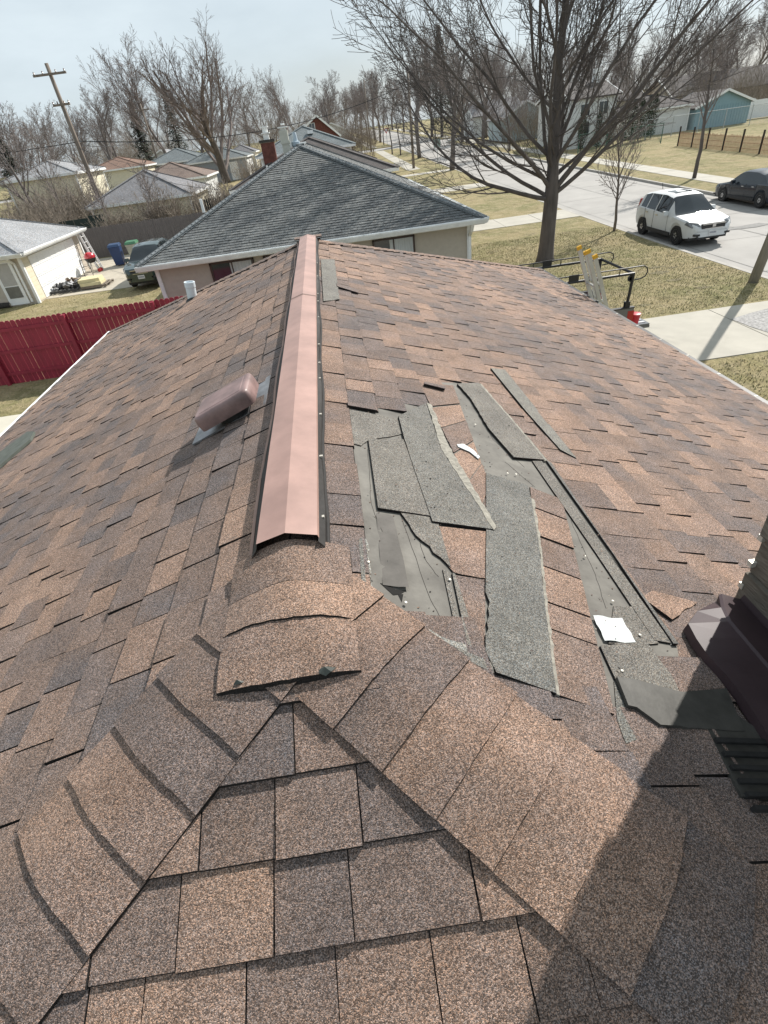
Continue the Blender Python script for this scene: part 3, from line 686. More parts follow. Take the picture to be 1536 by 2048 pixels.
sheet('side_road', -70, XC0+.2, 103.7, 112.3, -.119, ROADM); sheet('side_road', XC1-.2, 120, 102.7, 113.3, -.119, ROADM)
for x in (XC0, XC1-.16):
    for a, b_ in ((-30, 103.6), (112.4, 260)): sheet('kerb', x, x+.16, a, b_, .012, CURBM, thick=.14)
mb = MB()      # joints and cracks of the road
def ribbon(mb, pts, w, dz):
    for (a, b_) in zip(pts[:-1], pts[1:]):
        a2, b2 = Vector((a[0], a[1], 0)), Vector((b_[0], b_[1], 0)); d = (b2-a2).normalized(); n = Vector((-d.y, d.x, 0))*w/2*R.uniform(.6, 1.3)
        mb.poly([(*(a2-n).xy, TZ(a[1])+dz), (*(b2-n).xy, TZ(b_[1])+dz), (*(b2+n).xy, TZ(b_[1])+dz), (*(a2+n).xy, TZ(a[1])+dz)])
for k in range(34):
    y = 8 + k*4.6; ribbon(mb, [(XC0+.15, y), (15.6, y+R.uniform(-.05, .05)), (18, y+R.uniform(-.05, .05)), (XC1-.15, y)], .026, -.108)
for x in (14.1, 17.35, 20.6): ribbon(mb, [(x+R.uniform(-.03, .03), -10+q*6) for q in range(24)], .028, -.107)
for k in range(12):
    y = R.uniform(16, 90); x = R.uniform(14, 19); pts = [(x, y)]
    for _ in range(9): pts.append((pts[-1][0]+R.uniform(.1, .5), pts[-1][1]+R.uniform(-.35, .35)))
    ribbon(mb, [p for p in pts if p[0] < XC1-.2], .06, -.106)
mb.build('tar_joint', TAR, road, kind='stuff')
mb = MB(); g_ = gt(1490, 452, -.1); mb.poly([(g_.x+q[0], g_.y+q[1], TZ(g_.y)-.104) for q in ((-.9, -.3), (.2, -.45), (1.0, -.25), (.8, .25), (-.2, .15), (-.8, .35))]); mb.build('tar_patch', TAR, road)
# driveways and walks
def slabs(name, x0, x1, y0, y1, nx, ny, mat=CONC, dz=.004):
    base = sheet(name, x0, x1, y0, y1, dz, TAR, step=2)
    for i in range(nx):
        for j in range(ny):
            a, b_ = x0+(x1-x0)*i/nx, x0+(x1-x0)*(i+1)/nx; c, d = y0+(y1-y0)*j/ny, y0+(y1-y0)*(j+1)/ny; g = .012; k = .02+R.uniform(-.003, .003)
            mb = MB(); mb.prism([(a+g, c+g, TZ(c)+k), (b_-g, c+g, TZ(c)+k), (b_-g, d-g, TZ(d)+k), (a+g, d-g, TZ(d)+k)], [(a+g, c+g, TZ(c)+.005), (b_-g, c+g, TZ(c)+.005), (b_-g, d-g, TZ(d)+.005), (a+g, d-g, TZ(d)+.005)], cap=False)
            mb.build('slab', mat, base)
    return base
slabs('driveway', 1.0, 13.28, 10.95, 14.15, 4, 1)
slabs('driveway', 5.2, 13.28, 30.2, 32.7, 4, 1); slabs('driveway', 5.5, 13.28, 46.2, 48.6, 3, 1); slabs('driveway', 7.5, 13.28, 60.5, 62.0, 2, 1)
slabs('sidewalk', 9.3, 10.7, 66, 103, 1, 22); sheet('sidewalk', 9.3, 10.7, 113, 250, .01, CONC)
slabs('sidewalk', 23.1, 24.7, 18, 80, 1, 40); sheet('sidewalk', 23.1, 24.7, 80, 102, .01, CONC); sheet('sidewalk', 23.1, 24.7, 114, 250, .01, CONC)
slabs('yard_slab', -16.5, -6.7, 28.6, 38.2, 4, 4, M('concrete_tan', (.43, .385, .31), .9, var=.12, scale=1.5))
slabs('garden_walk', -16, -8.2, 11.6, 13.9, 4, 1, M('concrete_pale', (.50, .47, .39), .9, var=.1, scale=1.5))
# cracked grey patch at the driveway mouth
g1, g2 = gt(1480, 640), gt(1536, 660); mb = MB(); q = [gt(*p) for p in ((1462, 640), (1500, 628), (1560, 612), (1600, 680), (1540, 668), (1500, 655))]
mb.poly([(p.x, p.y, TZ(p.y)+.027) for p in q]); pt = setting(mb.build('gravel_patch', M('cracked_patch', (.30, .29, .28), .9, var=.5, scale=14, bump=.02, bscale=12)))
# soil spots on the near lawn
mb = MB()
for px, py, r_ in ((1322, 545, .5), (1350, 560, .45), (1345, 535, .25), (1405, 575, .35), (1310, 535, .4), (1400, 535, .3), (1225, 515, .3), (1290, 610, .3)):
    c = gt(px, py); n_ = 12; mb.poly([(c.x+math.cos(a)*r_*R.uniform(.4, 1), c.y+math.sin(a)*r_*.5*R.uniform(.4, 1), TZ(c.y)+.006) for a in [i*math.tau/n_ for i in range(n_)]])
o = mb.build('soil', M('patchy_soil', (.125, .10, .06), 1., var=.4, scale=9, col2=(.2, .175, .09))); o['kind'] = 'stuff'
# grass blades on the lawns nearest to the camera
mb = MB()
for i in range(52000):
    if i % 5: x, y = R.uniform(5, 13.2), R.uniform(8.5, 27)
    else: x, y = R.uniform(-17, -5), R.uniform(14, 28.4)
    if 10.7 < y < 14.3 and x > .9: continue
    if y < 11.2 and x < 7: continue
    a = R.uniform(0, 6.28); h = R.uniform(.02, .055); w = R.uniform(.008, .016); z = TZ(y)
    dx, dy = math.cos(a), math.sin(a)
    b = len(mb.v); mb.v += [(x-dy*w, y+dx*w, z-.005), (x+dy*w, y-dx*w, z-.005), (x+dx*h*.8, y+dy*h*.8, z+h)]
    mb.face([b, b+1, b+2], R.choice([(.29, .25, .145), (.19, .195, .085), (.38, .33, .22), (.24, .225, .115)]))
gm = bpy.data.materials.new('grass_blades'); gm.use_nodes = True; at__ = gm.node_tree.nodes.new('ShaderNodeAttribute'); at__.attribute_name = 'tone'
gm.node_tree.links.new(at__.outputs['Color'], gm.node_tree.nodes['Principled BSDF'].inputs['Base Color']); gm.node_tree.nodes['Principled BSDF'].inputs['Roughness'].default_value = .9
mb.build('grass', gm, kind='stuff')

# ================================================================== TREES
BARK = M('bark_dark', (.105, .090, .083), .95, var=.35, scale=5, bump=.02, bscale=14, aniso=(1, 1, .25))
BARK2 = M('bark_grey', (.16, .138, .127), .95, var=.3, scale=4, aniso=(1, 1, .3))
TWIG = M('twig_grey', (.20, .17, .158), .9, var=.25, scale=3)
TWIGR = M('twig_reddish', (.20, .165, .152), .9, var=.25, scale=3)
def grow(mb, p, d, L, r, lvl, rg, prm):
    g_i = lambda k: prm[k][min(lvl, len(prm[k])-1)]
    n = max(3, int(L/g_i('seg'))); pts = [Vector(p)]; rad = [r]; d = Vector(d).normalized(); dirs = [d.copy()]
    wig = prm['wig']; up = g_i('up')
    for i in range(n):
        d = (d + Vector((rg.gauss(0, wig), rg.gauss(0, wig), rg.gauss(0, wig)*.6 + up/n))).normalized()
        pts.append(pts[-1] + d*(L/n)); rad.append(max(r*(1-(i+1)/n*prm['tap']), prm['rmin'])); dirs.append(d.copy())
    tgt = mb[0] if lvl == 0 else mb[1]
    tgt.tube(pts, rad, g_i('sides'))
    if lvl+1 >= len(prm['nch']) + 1: return
    if lvl >= len(prm['nch']): return
    nc = prm['nch'][lvl]; nc = nc if isinstance(nc, int) else rg.randint(*nc)
    for k in range(nc):
        t = g_i('t0') + (1-g_i('t0'))*((k+rg.random())/nc); f = t*n; i = min(int(f), n-1); q = pts[i].lerp(pts[i+1], f-i); dd = dirs[i]
        ax = dd.orthogonal().normalized(); ax.rotate(Matrix.Rotation(rg.uniform(0, 6.283), 3, dd)); a = math.radians(rg.uniform(*g_i('ang')))
        cd = Vector(dd); cd.rotate(Matrix.Rotation(a, 3, ax))
        if cd.z < -.1: cd.z *= .2
        cl = L*rg.uniform(*g_i('len'))*(1-.45*t)
        grow(mb, q, cd, cl, max(rad[i]*prm['rr'], prm['rmin']), lvl+1, rg, prm)
def bare_tree(name, label, cat, seed, prm, H, r0, mats=(BARK2, TWIG), lean=(0, 0), group=None):
    rg = random.Random(seed); t = thing(name, label, cat, group=group); a, b_ = MB(), MB()
    grow((a, b_), (0, 0, -.1), (lean[0], lean[1], 1), H*prm['th'], r0, 0, rg, prm)
    a.build('trunk', mats[0], t, smooth=True); b_.build('crown', mats[1], t); t['h'] = H
    return t
base_prm = dict(seg=(.7, .6, .5, .35, .3), wig=.10, up=(.15, .55, .35, .2, .1), tap=.75, rmin=.009, sides=(8, 5, 4, 3, 3), nch=(13, 10, 8, 4), t0=(.22, .2, .15, .2),
                ang=((28, 62), (20, 48), (20, 55), (20, 50)), len=((.55, .85), (.38, .62), (.35, .6), (.5, .8)), rr=.45, th=.78)
# ---- the big street tree in front of the road
tb = gt(1090, 522); rg = random.Random(12)
big = thing('street_tree', 'big bare dark-barked tree by the road, tallest and nearest, filling the upper right', 'tree', (tb.x, tb.y, TZ(tb.y)))
A, B = MB(), MB(); prmB = dict(base_prm, seg=(.6, .6, .45, .3, .25), wig=.085, up=(.0, .6, .5, .35, .1), nch=(0, 10, 8, 6), rmin=.0065, tap=.8, sides=(10, 7, 5, 3, 3), t0=(.1, .14, .12, .1), ang=((10, 30), (16, 42), (20, 55), (25, 60)), len=((.5, .8), (.32, .58), (.3, .6), (.35, .7)))
trunk = [(0, 0, -.1), (0, 0, .15), (.02, 0, .6), (.05, 0, 1.4), (.08, 0, 2.2), (.06, 0, 3.2), (.10, .1, 4.6), (.05, .1, 6.2), (.2, .15, 8.0), (.3, .2, 10.0), (.5, .2, 12.5)]
A.tube(trunk, [.42, .33, .29, .27, .26, .205, .165, .13, .10, .07, .03], 12)
limbs = [  # start z, dx, dy, dz, length, radius
    (2.15, -1.0, -.1, .25, 7.6, .12), (2.2, -.8, .3, .55, 8.2, .11), (2.45, -.75, -.35, .8, 9.0, .12), (2.35, .75, 0, .8, 9.4, .15), (2.25, .9, -.25, .6, 8.6, .12),
    (2.6, .5, .45, .9, 9.0, .12), (2.9, -.45, .2, 1, 8.6, .11), (3.2, .3, -.4, 1, 8.4, .11), (3.4, -.8, .1, .75, 9.2, .10), (3.6, .75, .3, .8, 8.4, .10), (3.0, -.3, -.5, 1, 8.2, .10),
    (4.0, -.55, -.2, 1, 7.8, .09), (4.3, .5, -.1, 1, 7.6, .09), (4.8, -.65, .3, .8, 7.2, .08), (5.2, .6, .2, .8, 7.0, .08), (5.8, -.5, -.3, .9, 6.4, .07), (6.4, .4, .4, .9, 5.6, .06), (3.8, .15, .6, 1, 7.4, .09), (2.7, -.9, .15, .5, 8.6, .09), (2.8, .95, .1, .45, 8.4, .09)]
for z0_, dx, dy, dz, L_, r_ in limbs: grow((B, B), (0.05, 0, z0_), (dx, dy, dz), L_, r_*.7, 1, rg, dict(prmB, up=(0, .75 if dz < .7 else .35, .4, .3, .1)))
for k in range(26):
    i = 5 + k % 5; z_ = trunk[i][2]+rg.uniform(-.6, .6); a_ = rg.uniform(0, 6.28); grow((B, B), (.08, 0, z_), (math.cos(a_), math.sin(a_), rg.uniform(.2, 1)), rg.uniform(1.5, 3.2), .03, 2, rg, prmB)
A.build('trunk', BARK, big, smooth=True); B.build('crown', BARK, big)
# ---- young trees
prmS = dict(base_prm, seg=(.5, .4, .3, .25, .2), wig=.06, up=(.0, .5, .3, .2), nch=(22, 8, 4), t0=(.30, .12, .15), ang=((25, 50), (20, 45), (25, 50)), len=((.42, .66), (.3, .55), (.35, .6)), rmin=.006, rr=.42, sides=(7, 4, 3, 3), th=.85)
sap = bare_tree('young_tree', 'thin bare young tree on the grass beside the white car', 'tree', 5, prmS, 4.6, .07, (BARK2, TWIG), (.07, 0)); g_ = gt(1228, 462); sap.location = (g_.x, g_.y, TZ(g_.y))
prm2 = dict(prmS, nch=(20, 9, 5), t0=(.42, .12, .12), ang=((22, 40), (20, 42), (25, 45)))
vt = bare_tree('young_tree', 'slender bare tree on the far verge between road and sidewalk', 'tree', 15, prm2, 7.6, .13, (BARK, TWIG), (.02, 0)); g_ = gt(1388, 357); vt.location = (g_.x, g_.y, TZ(g_.y))
# ---- tree kinds used for the streets and the distance
far_ = dict(base_prm, rmin=.010, wig=.085)
kinds = [
    bare_tree('maple_tree', 'bare street maple with a forked trunk, second along the verge behind the big tree', 'tree', 21, dict(far_, rmin=.009, nch=(12, 9, 6, 3), t0=(.3, .2, .15, .2)), 10.5, .24),
    bare_tree('maple_tree', 'bare street maple standing next beyond the forked one on the left verge', 'tree', 22, dict(far_, rmin=.009, nch=(15, 10, 7, 4), t0=(.32, .2, .15, .2)), 11, .25),
    bare_tree('silver_maple', 'huge spreading bare maple rising over the grey garages, widest crown on the left', 'tree', 33, dict(far_, rmin=.011, nch=(13, 10, 8, 3), t0=(.12, .2, .12, .2), up=(.1, .9, .5, .2), th=.48, tap=.6, len=((1.1, 1.6), (.4, .62), (.35, .6), (.5, .8)), ang=((25, 52), (18, 40), (20, 50), (20, 50))), 16, .50, (BARK, TWIGR)),
    bare_tree('elm_tree', 'tall bare tree with upright branches left of the huge maple', 'tree', 44, dict(far_, rmin=.012, nch=(12, 9, 7, 3), th=.62, len=((.75, 1.15), (.38, .62), (.35, .6), (.5, .8)), t0=(.3, .2, .12, .2), ang=((18, 42), (18, 40), (20, 50), (20, 50))), 16.5, .30, (BARK2, TWIGR)),
    bare_tree('ash_tree', 'bare grey tree behind the utility pole', 'tree', 45, dict(far_, rmin=.011, nch=(12, 9, 6, 3), th=.62, len=((.75, 1.15), (.38, .62), (.35, .6), (.5, .8)), t0=(.3, .2, .12, .2)), 13.5, .25),
]
def put(k, x, y, H, label, group=None, rz=None, sx=1., first=[0, 0, 0, 0, 0]):
    src = kinds[k]; s_ = H/src['h']
    if not first[k]:
        first[k] = 1; src.location = (x, y, TZ(y)); src.scale = (s_*sx, s_*sx, s_); src.rotation_euler.z = rz if rz is not None else R.uniform(0, 6.28)
        if label: src['label'] = label
        return src
    return dup(src, (x, y, TZ(y)), rz if rz is not None else R.uniform(0, 6.28), label, group, (s_*sx, s_*sx, s_))
put(0, 13.0, 60.8, 11, 'bare street maple on the left verge, next behind the big tree', sx=1.1)
put(1, 12.9, 80, 12, 'bare street maple on the left verge, beyond the one next to the big tree')
gl = 'street trees beyond the cross street'
for (x, y, H), w_ in zip(((12.9, 128, 11), (13, 140, 12), (12.8, 158, 11), (13, 178, 11), (12.8, 200, 12)), ('first', 'second', 'third', 'fourth', 'fifth and farthest')): put(R.choice((0, 1)), x, y, H, 'bare street tree on the left verge, %s beyond the cross street' % w_, gl)
gr = 'street trees along the far side of the road'
for (x, y, H), w_ in zip(((22.2, 72, 9), (22.3, 84, 11), (22.4, 97, 11), (22.3, 122, 12), (22.2, 140, 12), (22.3, 160, 11), (22.5, 185, 12)), ('nearest to the camera', 'second from the camera', 'last before the cross street', 'first beyond the cross street', 'second beyond the cross street', 'third beyond the cross street', 'farthest down the street')): put(R.choice((0, 1, 4)), x, y, H, 'bare street tree on the right side of the road, %s' % w_, gr)
put(2, -12.3, 82.5, 17, 'huge spreading bare maple rising over the grey garages, widest crown on the left', rz=.5, sx=1.12)
put(3, -22.5, 100, 18, 'tall bare tree with upright branches left of the huge maple', rz=1.)
put(3, -27.5, 108, 14.5, 'tall bare tree with a narrow crown, third left of the huge maple', rz=2.2)
put(4, -17.9, 99, 15.5, 'bare tree half hidden behind the left side of the huge maple')
put(4, -7.0, 104, 13, 'bare tree close behind the right side of the huge maple')
put(3, -5.2, 125, 14.5, 'bare reddish tree between the huge maple and the brick house')
gl2 = 'bare trees in the distance on the left'
for x, y, H in ((-30, 95, 14), (-34, 112, 16), (-33, 88, 13), (-34.5, 80, 13), (-38, 108, 14), (-41, 92, 13), (-45, 104, 14), (-29, 126, 15), (-48, 120, 15), (-20, 128, 14), (-14, 135, 14), (-9, 140, 13), (-24, 140, 14), (-36, 134, 15), (-44, 138, 15), (-55, 130, 15), (-60, 112, 14)):
    put(R.choice((3, 4, 4, 0)), x, y, H*.84, 'bare tree in the dense row behind the left garages', gl2)
put(4, -27.0, 60, 11, 'bare tree at the left picture edge behind the pale garage')
put(0, -22.5, 50, 8.0, 'crooked bare tree at the left edge among the thicket', rz=2.)
gc = 'bare trees in the far centre'
for x, y, H in ((3.0, 118, 13), (8.6, 150, 12), (-.3, 170, 13.5), (-5, 182, 12.5), (5.6, 186, 13), (1.5, 150, 12), (-10, 165, 13), (10, 205, 13), (16, 235, 14), (24, 240, 14), (4, 220, 13), (-6, 225, 14), (12, 250, 14), (19.5, 262, 14)):
    put(R.choice((0, 1, 3, 4)), x, y, H*.85, 'bare tree closing the view down the street', gc)
gr2 = 'bare trees in the distance on the right'
for x, y, H in ((27, 100, 11.5), (31, 112, 12), (35.5, 108, 11), (38, 100, 11), (43, 92, 10), (46.5, 104, 11.5), (53.5, 108, 12), (54, 98, 11.5), (57, 94, 11), (58, 88, 11), (62, 96, 11.5), (66, 86, 10.5), (39.5, 78, 8), (50, 84, 9.5), (70, 100, 12), (30, 130, 13), (40, 135, 13), (52, 130, 13), (64, 124, 13), (76, 112, 12), (84, 104, 12), (28, 150, 13), (36, 160, 14), (48, 155, 13), (60, 150, 13), (29, 88, 10), (33, 82, 10.5)):
    put(R.choice((0, 1, 3, 4, 4)), x, y, H, 'bare tree in the dense row behind the houses across the road', gr2)
# small saplings by the cross street
for x, y, lb in ((10.9, 92.5, 'left one of two thin saplings before the cross street'), (11.6, 88.5, 'right one of two thin saplings before the cross street'), (12.6, 119, 'thin sapling on the verge just beyond the cross street')):
    dup(vt, (x, y, TZ(y)), R.uniform(0, 6), lb, scale=.85)
# ---- conifers and cedars
CON = M('conifer_green', (.030, .042, .026), .95, var=.5, scale=2.5); CON2 = M('cedar_green', (.028, .045, .022), .95, var=.5, scale=3)
def conifer(name, label, x, y, H, rad, mat, seed, n=2600, group=None, col=False):
    rg = random.Random(seed); t = thing(name, label, 'tree', (x, y, TZ(y)), group=group)
    mb = MB(); mb.tube([(0, 0, -.1), (0, 0, H*.5), (0, 0, H*.95)], [H*.018, H*.012, .02], 6); mb.build('trunk', BARK, t)
    mb = MB()
    for i in range(n):
        f = rg.random()**(.8 if not col else 1.); z = H*(.06+.94*f); rr = rad*((1-f)**.85*(.75+.25*math.sin(f*46+rg.uniform(-.7, .7))) if not col else (1-f**5)**.5*(.7+.3*math.sin(f*3.1)))
        a = rg.uniform(0, 6.283); q = rr*rg.uniform(.45, 1.05); c = Vector((math.cos(a)*q, math.sin(a)*q, z))
        o_ = Vector((math.cos(a), math.sin(a), -.35 if not col else 1.2)).normalized()*rg.uniform(.12, .3)*rad**.5*(.55 if col else 1.); sd_ = Vector((-math.sin(a), math.cos(a), rg.uniform(-.4, .4)))*rg.uniform(.04, .11)*rad**.5
        b = len(mb.v); mb.v += [tuple(c-sd_), tuple(c+sd_), tuple(c+o_)]; mb.face([b, b+1, b+2])
    mb.build('crown', mat, t); return t
conifer('spruce_tree', 'dark spruce behind the tan and blue-grey garages, left of the huge maple', -27.6, 106, 10.5, 2.6, CON, 1)
conifer('spruce_tree', 'tall narrow spruce directly behind the huge maple', -23.2, 112, 12.5, 2.6, CON, 2)
conifer('spruce_tree', 'dark spruce at the left picture edge', -30.5, 66, 7.5, 2.4, CON, 3)
conifer('spruce_tree', 'big dark spruce across the road behind the big street tree', 23.5, 118, 15.5, 3.6, CON, 4, 4200)
gc_ = 'columnar cedars across the road'
for i, (x, y, H, lb) in enumerate(((28.0, 61.5, 3.0, 'first cedar in front of the white house'), (29.2, 61.5, 3.2, 'second cedar in front of the white house'), (26.3, 61.5, 3.3, 'cedar at the left corner of the white house'), (31.4, 63, 3.4, 'cedar at the right corner of the white house'), (32.4, 63.4, 3.5, 'leftmost cedar of the dark row beside the white garage'), (33.4, 63.8, 3.5, 'middle cedar of the dark row beside the white garage'), (34.4, 64.2, 3.6, 'tall cedar touching the white garage, second from its wall'), (35.2, 64.6, 3.7, 'tall cedar touching the white garage wall'))):
    conifer('cedar_tree', 'dark narrow '+lb, x, y, H, .5, CON2, 20+i, 1500, gc_, col=True)
# ---- thickets
prmT = dict(base_prm, seg=(.5, .4, .3), wig=.12, up=(.3, .3, .2), nch=(7, 3), t0=(.2, .2), ang=((15, 45), (20, 50)), len=((.35, .7), (.4, .7)), rmin=.009, rr=.6, sides=(3, 3, 3), tap=.8, th=1.)
BR1 = M('brush_stems', (.22, .185, .15), .95, var=.3, scale=3)
def thicket(name, label, x0, x1, y0, y1, H, n, seed, mat=BR1, cat='shrub'):
    rg = random.Random(seed); a = MB(); cx_, cy_ = (x0+x1)/2, (y0+y1)/2
    for _ in range(n):
        x, y = rg.uniform(x0, x1)-cx_, rg.uniform(y0, y1)-cy_; h = H*rg.uniform(.5, 1.1)
        grow((a, a), (x, y, -.05), (rg.gauss(0, .28), rg.gauss(0, .28), 1), h, rg.uniform(.012, .028), 0, rg, prmT)
    o = a.build(name, mat); o.location = (cx_, cy_, TZ(cy_)); return tag(o, label, cat)
thicket('shrub', 'wide leafless brown thicket at the left edge behind the white-doored garage', -27, -17.5, 41, 47, 2.9, 330, 1)
thicket('shrub', 'leafless brush filling the gap before the pale left garage', -24, -17.6, 48, 53, 3.4, 150, 2)
thicket('shrub', 'bare upright bush on the garage wall behind the grey fence, right of its window', -12.2, -9.8, 40.5, 42, 2.6, 90, 3)
thicket('shrub', 'pale bare bush against the siding behind the grey fence', -15.0, -12.6, 40.5, 42, 2.2, 70, 4)
thicket('shrub', 'bare brush beside the dark fence behind the grey fence', -9.6, -6.5, 42, 48, 2.4, 110, 5)
thicket('shrub', 'brown bare hedge between the brick chimney and the grey garage', -9, -4.5, 70, 76, 2.4, 110, 6)
thicket('shrub', 'leafless bushes lining the yard beyond the brown roofed house', 4.0, 8.5, 92, 101, 4.2, 120, 7)
thicket('shrub', 'dense bare bushes behind the white house across the road', 25, 36, 76, 86, 4.0, 200, 8)
thicket('shrub', 'bare brush behind the blue shed', 46, 66, 74, 86, 4.5, 260, 9)
thicket('shrub', 'distant leafless undergrowth at the end of the left yards', -50, -26, 120, 150, 6, 420, 10)
thicket('shrub', 'distant leafless undergrowth behind the brick house', -22, 8, 140, 160, 6, 380, 11)
thicket('shrub', 'distant leafless undergrowth across the road', 26, 80, 118, 140, 6.5, 520, 12)
for i, (px, py, H, lb) in enumerate(((322, 462, 4.6, 'small bare tree leaning over the garage with the grey hip roof'), (232, 470, 5.2, 'thin many-stemmed bare tree left of the grey hip roof'), (150, 455, 6.2, 'thin bare tree just right of the utility pole foot'))):
    Yb = (41, 43, 46)[i]; c = at(px, py, Yb); t = bare_tree('small_tree', lb, 'tree', 60+i, dict(prmS, rmin=.010, nch=(16, 8, 4), t0=(.15, .1, .1)), H, .06, (BARK2, TWIG), (R.uniform(-.2, .1), 0)); t.location = (c.x, Yb, TZ(Yb))

# ================================================================== HOUSES
SIDE_G = M('siding_grey', (.30, .32, .35), .65, var=.06); SIDE_T = M('siding_tan', (.46, .41, .34), .6, var=.06); SIDE_W = M('siding_white', (.62, .63, .62), .6, var=.05); SIDE_Y = M('siding_cream', (.66, .61, .47), .65, var=.06)
GLS = M('window_glass', (.035, .045, .055), .08, var=.3, scale=.6, spec=1.0); CURT = M('curtain_white', (.5, .52, .52), .8, var=.2, scale=5, aniso=(9, 9, .3))
DKF = M('window_frame_brown', (.06, .038, .03), .5)
BRICK = M('brick_red', (.14, .052, .04), .9, var=.35, scale=5)
def roofmat(name, c, sc_=60):
    return granule(name, scale=sc_, lo=.55, hi=1.5, patch=.3, patchcol=(tuple(q*1.25 for q in c), tuple(q*.75 for q in c)), attr=False, base=c, bump=0, pscale=1.1)
R_GREY = roofmat('roof_grey', (.20, .20, .205)); R_BLUE = roofmat('roof_blue_grey', (.155, .18, .185)); R_BRN = roofmat('roof_brown', (.20, .155, .13)); R_DK = roofmat('roof_dark', (.105, .095, .09)); R_PALE = roofmat('roof_pale', (.30, .31, .315)); R_RED = roofmat('roof_reddish', (.22, .145, .11))
def hip_geo(x0, x1, y0, y1, z, pitch):
    wx, wy = x1-x0, y1-y0
    if wy >= wx: h = wx/2; a, b_ = ((x0+x1)/2, y0+h, z+h*pitch), ((x0+x1)/2, y1-h, z+h*pitch)
    else: h = wy/2; a, b_ = (x0+h, (y0+y1)/2, z+h*pitch), (x1-h, (y0+y1)/2, z+h*pitch)
    return a, b_
def hip_house(name, label, cat, x0, x1, y0, y1, eave, pitch, ov, wm, rm, wall_step=.2, group=None, caps=True):
    """x0..y1 is the roof outline; eave is the height of the eave above the ground there"""
    zg = TZ((y0+y1)/2); t = thing(name, label, cat, ((x0+x1)/2, (y0+y1)/2, zg), group=group); ox, oy = (x0+x1)/2, (y0+y1)/2
    X0, X1, Y0, Y1 = x0-ox, x1-ox, y0-oy, y1-oy; z = eave
    a, b_ = hip_geo(X0, X1, Y0, Y1, z, pitch); A, Bv = Vector(a), Vector(b_)
    c = [Vector((X0, Y0, z)), Vector((X1, Y0, z)), Vector((X1, Y1, z)), Vector((X0, Y1, z))]
    mb = MB(); lng = (Y1-Y0) >= (X1-X0)
    if lng: fs = [[c[0], c[1], A], [c[1], c[2], Bv, A], [c[2], c[3], Bv], [c[3], c[0], A, Bv]]
    else: fs = [[c[0], c[1], Bv, A], [c[1], c[2], Bv], [c[2], c[3], A, Bv], [c[3], c[0], A]]
    for f in fs: mb.poly(f)
    mb.build('roof', rm, t)
    if caps:
        mb = MB()
        hips = [(c[0], A), (c[1], A if lng else Bv), (c[2], Bv), (c[3], Bv if lng else A), (A, Bv)]
        for p, q in hips:
            if (p-q).length > .1: mb.bar(p+Vector((0, 0, .01)), q+Vector((0, 0, .01)), .26, .05)
        mb.build('hip_caps', rm, t)
    mb = MB(); h = .17
    mb.bar((X0, Y0, z-h/2), (X1, Y0, z-h/2), .04, h); mb.bar((X0, Y1, z-h/2), (X1, Y1, z-h/2), .04, h); mb.bar((X0, Y0+.02, z-h/2), (X0, Y1-.02, z-h/2), .04, h); mb.bar((X1, Y0+.02, z-h/2), (X1, Y1-.02, z-h/2), .04, h)
    mb.build('fascia', WHT, t)
    mb = MB(); mb.box2((X0+.03, Y0+.03, z-h+.01), (X1-.03, Y1-.03, z-h+.03)); mb.build('soffit', WHT, t)
    mb = MB(); wx0, wx1, wy0, wy1 = X0+ov, X1-ov, Y0+ov, Y1-ov
    for p, q, o_ in (((wx0, wy0, 0), (wx1, wy0, 0), (0, -1, 0)), ((wx1, wy0, 0), (wx1, wy1, 0), (1, 0, 0)), ((wx1, wy1, 0), (wx0, wy1, 0), (0, 1, 0)), ((wx0, wy1, 0), (wx0, wy0, 0), (-1, 0, 0))): siding(mb, p, q, -.4, z-h, o_, step=wall_step)
    mb.build('wall', wm, t)
    for (x_, y_) in ((wx0, wy0), (wx1, wy0), (wx0, wy1), (wx1, wy1)):
        mb = MB(); mb.box2((x_-.06, y_-.06, -.4), (x_+.06, y_+.06, z-h)); mb.build('corner_board', WHT, t)
    return t, (wx0, wx1, wy0, wy1, z)
def window(t, c, w, h, axis, fm=WHT, curtain=False, mull=1, sgn=-1):
    """window centred at c on a wall; axis x: the wall runs along x and faces sgn*y"""
    c = Vector(c); U = Vector((1, 0, 0)) if axis == 'x' else Vector((0, 1, 0)); O = (Vector((0, 1, 0)) if axis == 'x' else Vector((1, 0, 0)))*sgn
    mb = MB(); f = .06
    for s_ in (-1, 1):
        mb.bar(c+U*(s_*(w/2))+Vector((0, 0, -h/2)), c+U*(s_*(w/2))+Vector((0, 0, h/2)), f, .07)
        mb.bar(c+Vector((0, 0, s_*h/2))-U*(w/2+.03), c+Vector((0, 0, s_*h/2))+U*(w/2+.03), .07, f)
    for k in range(mull):
        q = -w/2 + w*(k+1)/(mull+1); mb.bar(c+U*q+Vector((0, 0, -h/2)), c+U*q+Vector((0, 0, h/2)), .04, .05)
    fr_ = mb.build('window', fm, t)
    mb = MB(); P = [c+O*.012+U*a+Vector((0, 0, b_)) for a, b_ in ((-w/2, -h/2), (w/2, -h/2), (w/2, h/2), (-w/2, h/2))]; mb.poly(P); mb.build('pane', GLS, fr_)
    if curtain:
        for s0, s1 in curtain:
            mb = MB(); n_ = 12; b0 = len(mb.v)
            for i in range(n_+1):
                u = -w/2 + w*(s0+(s1-s0)*i/n_); d = .016+.006*(i % 2)
                mb.v += [tuple(c+O*d+U*u+Vector((0, 0, -h/2+.04))), tuple(c+O*d+U*u+Vector((0, 0, h/2-.04)))]
            for i in range(n_): mb.face([i*2, i*2+2, i*2+3, i*2+1])
            mb.build('curtain', CURT, fr_)
    return fr_
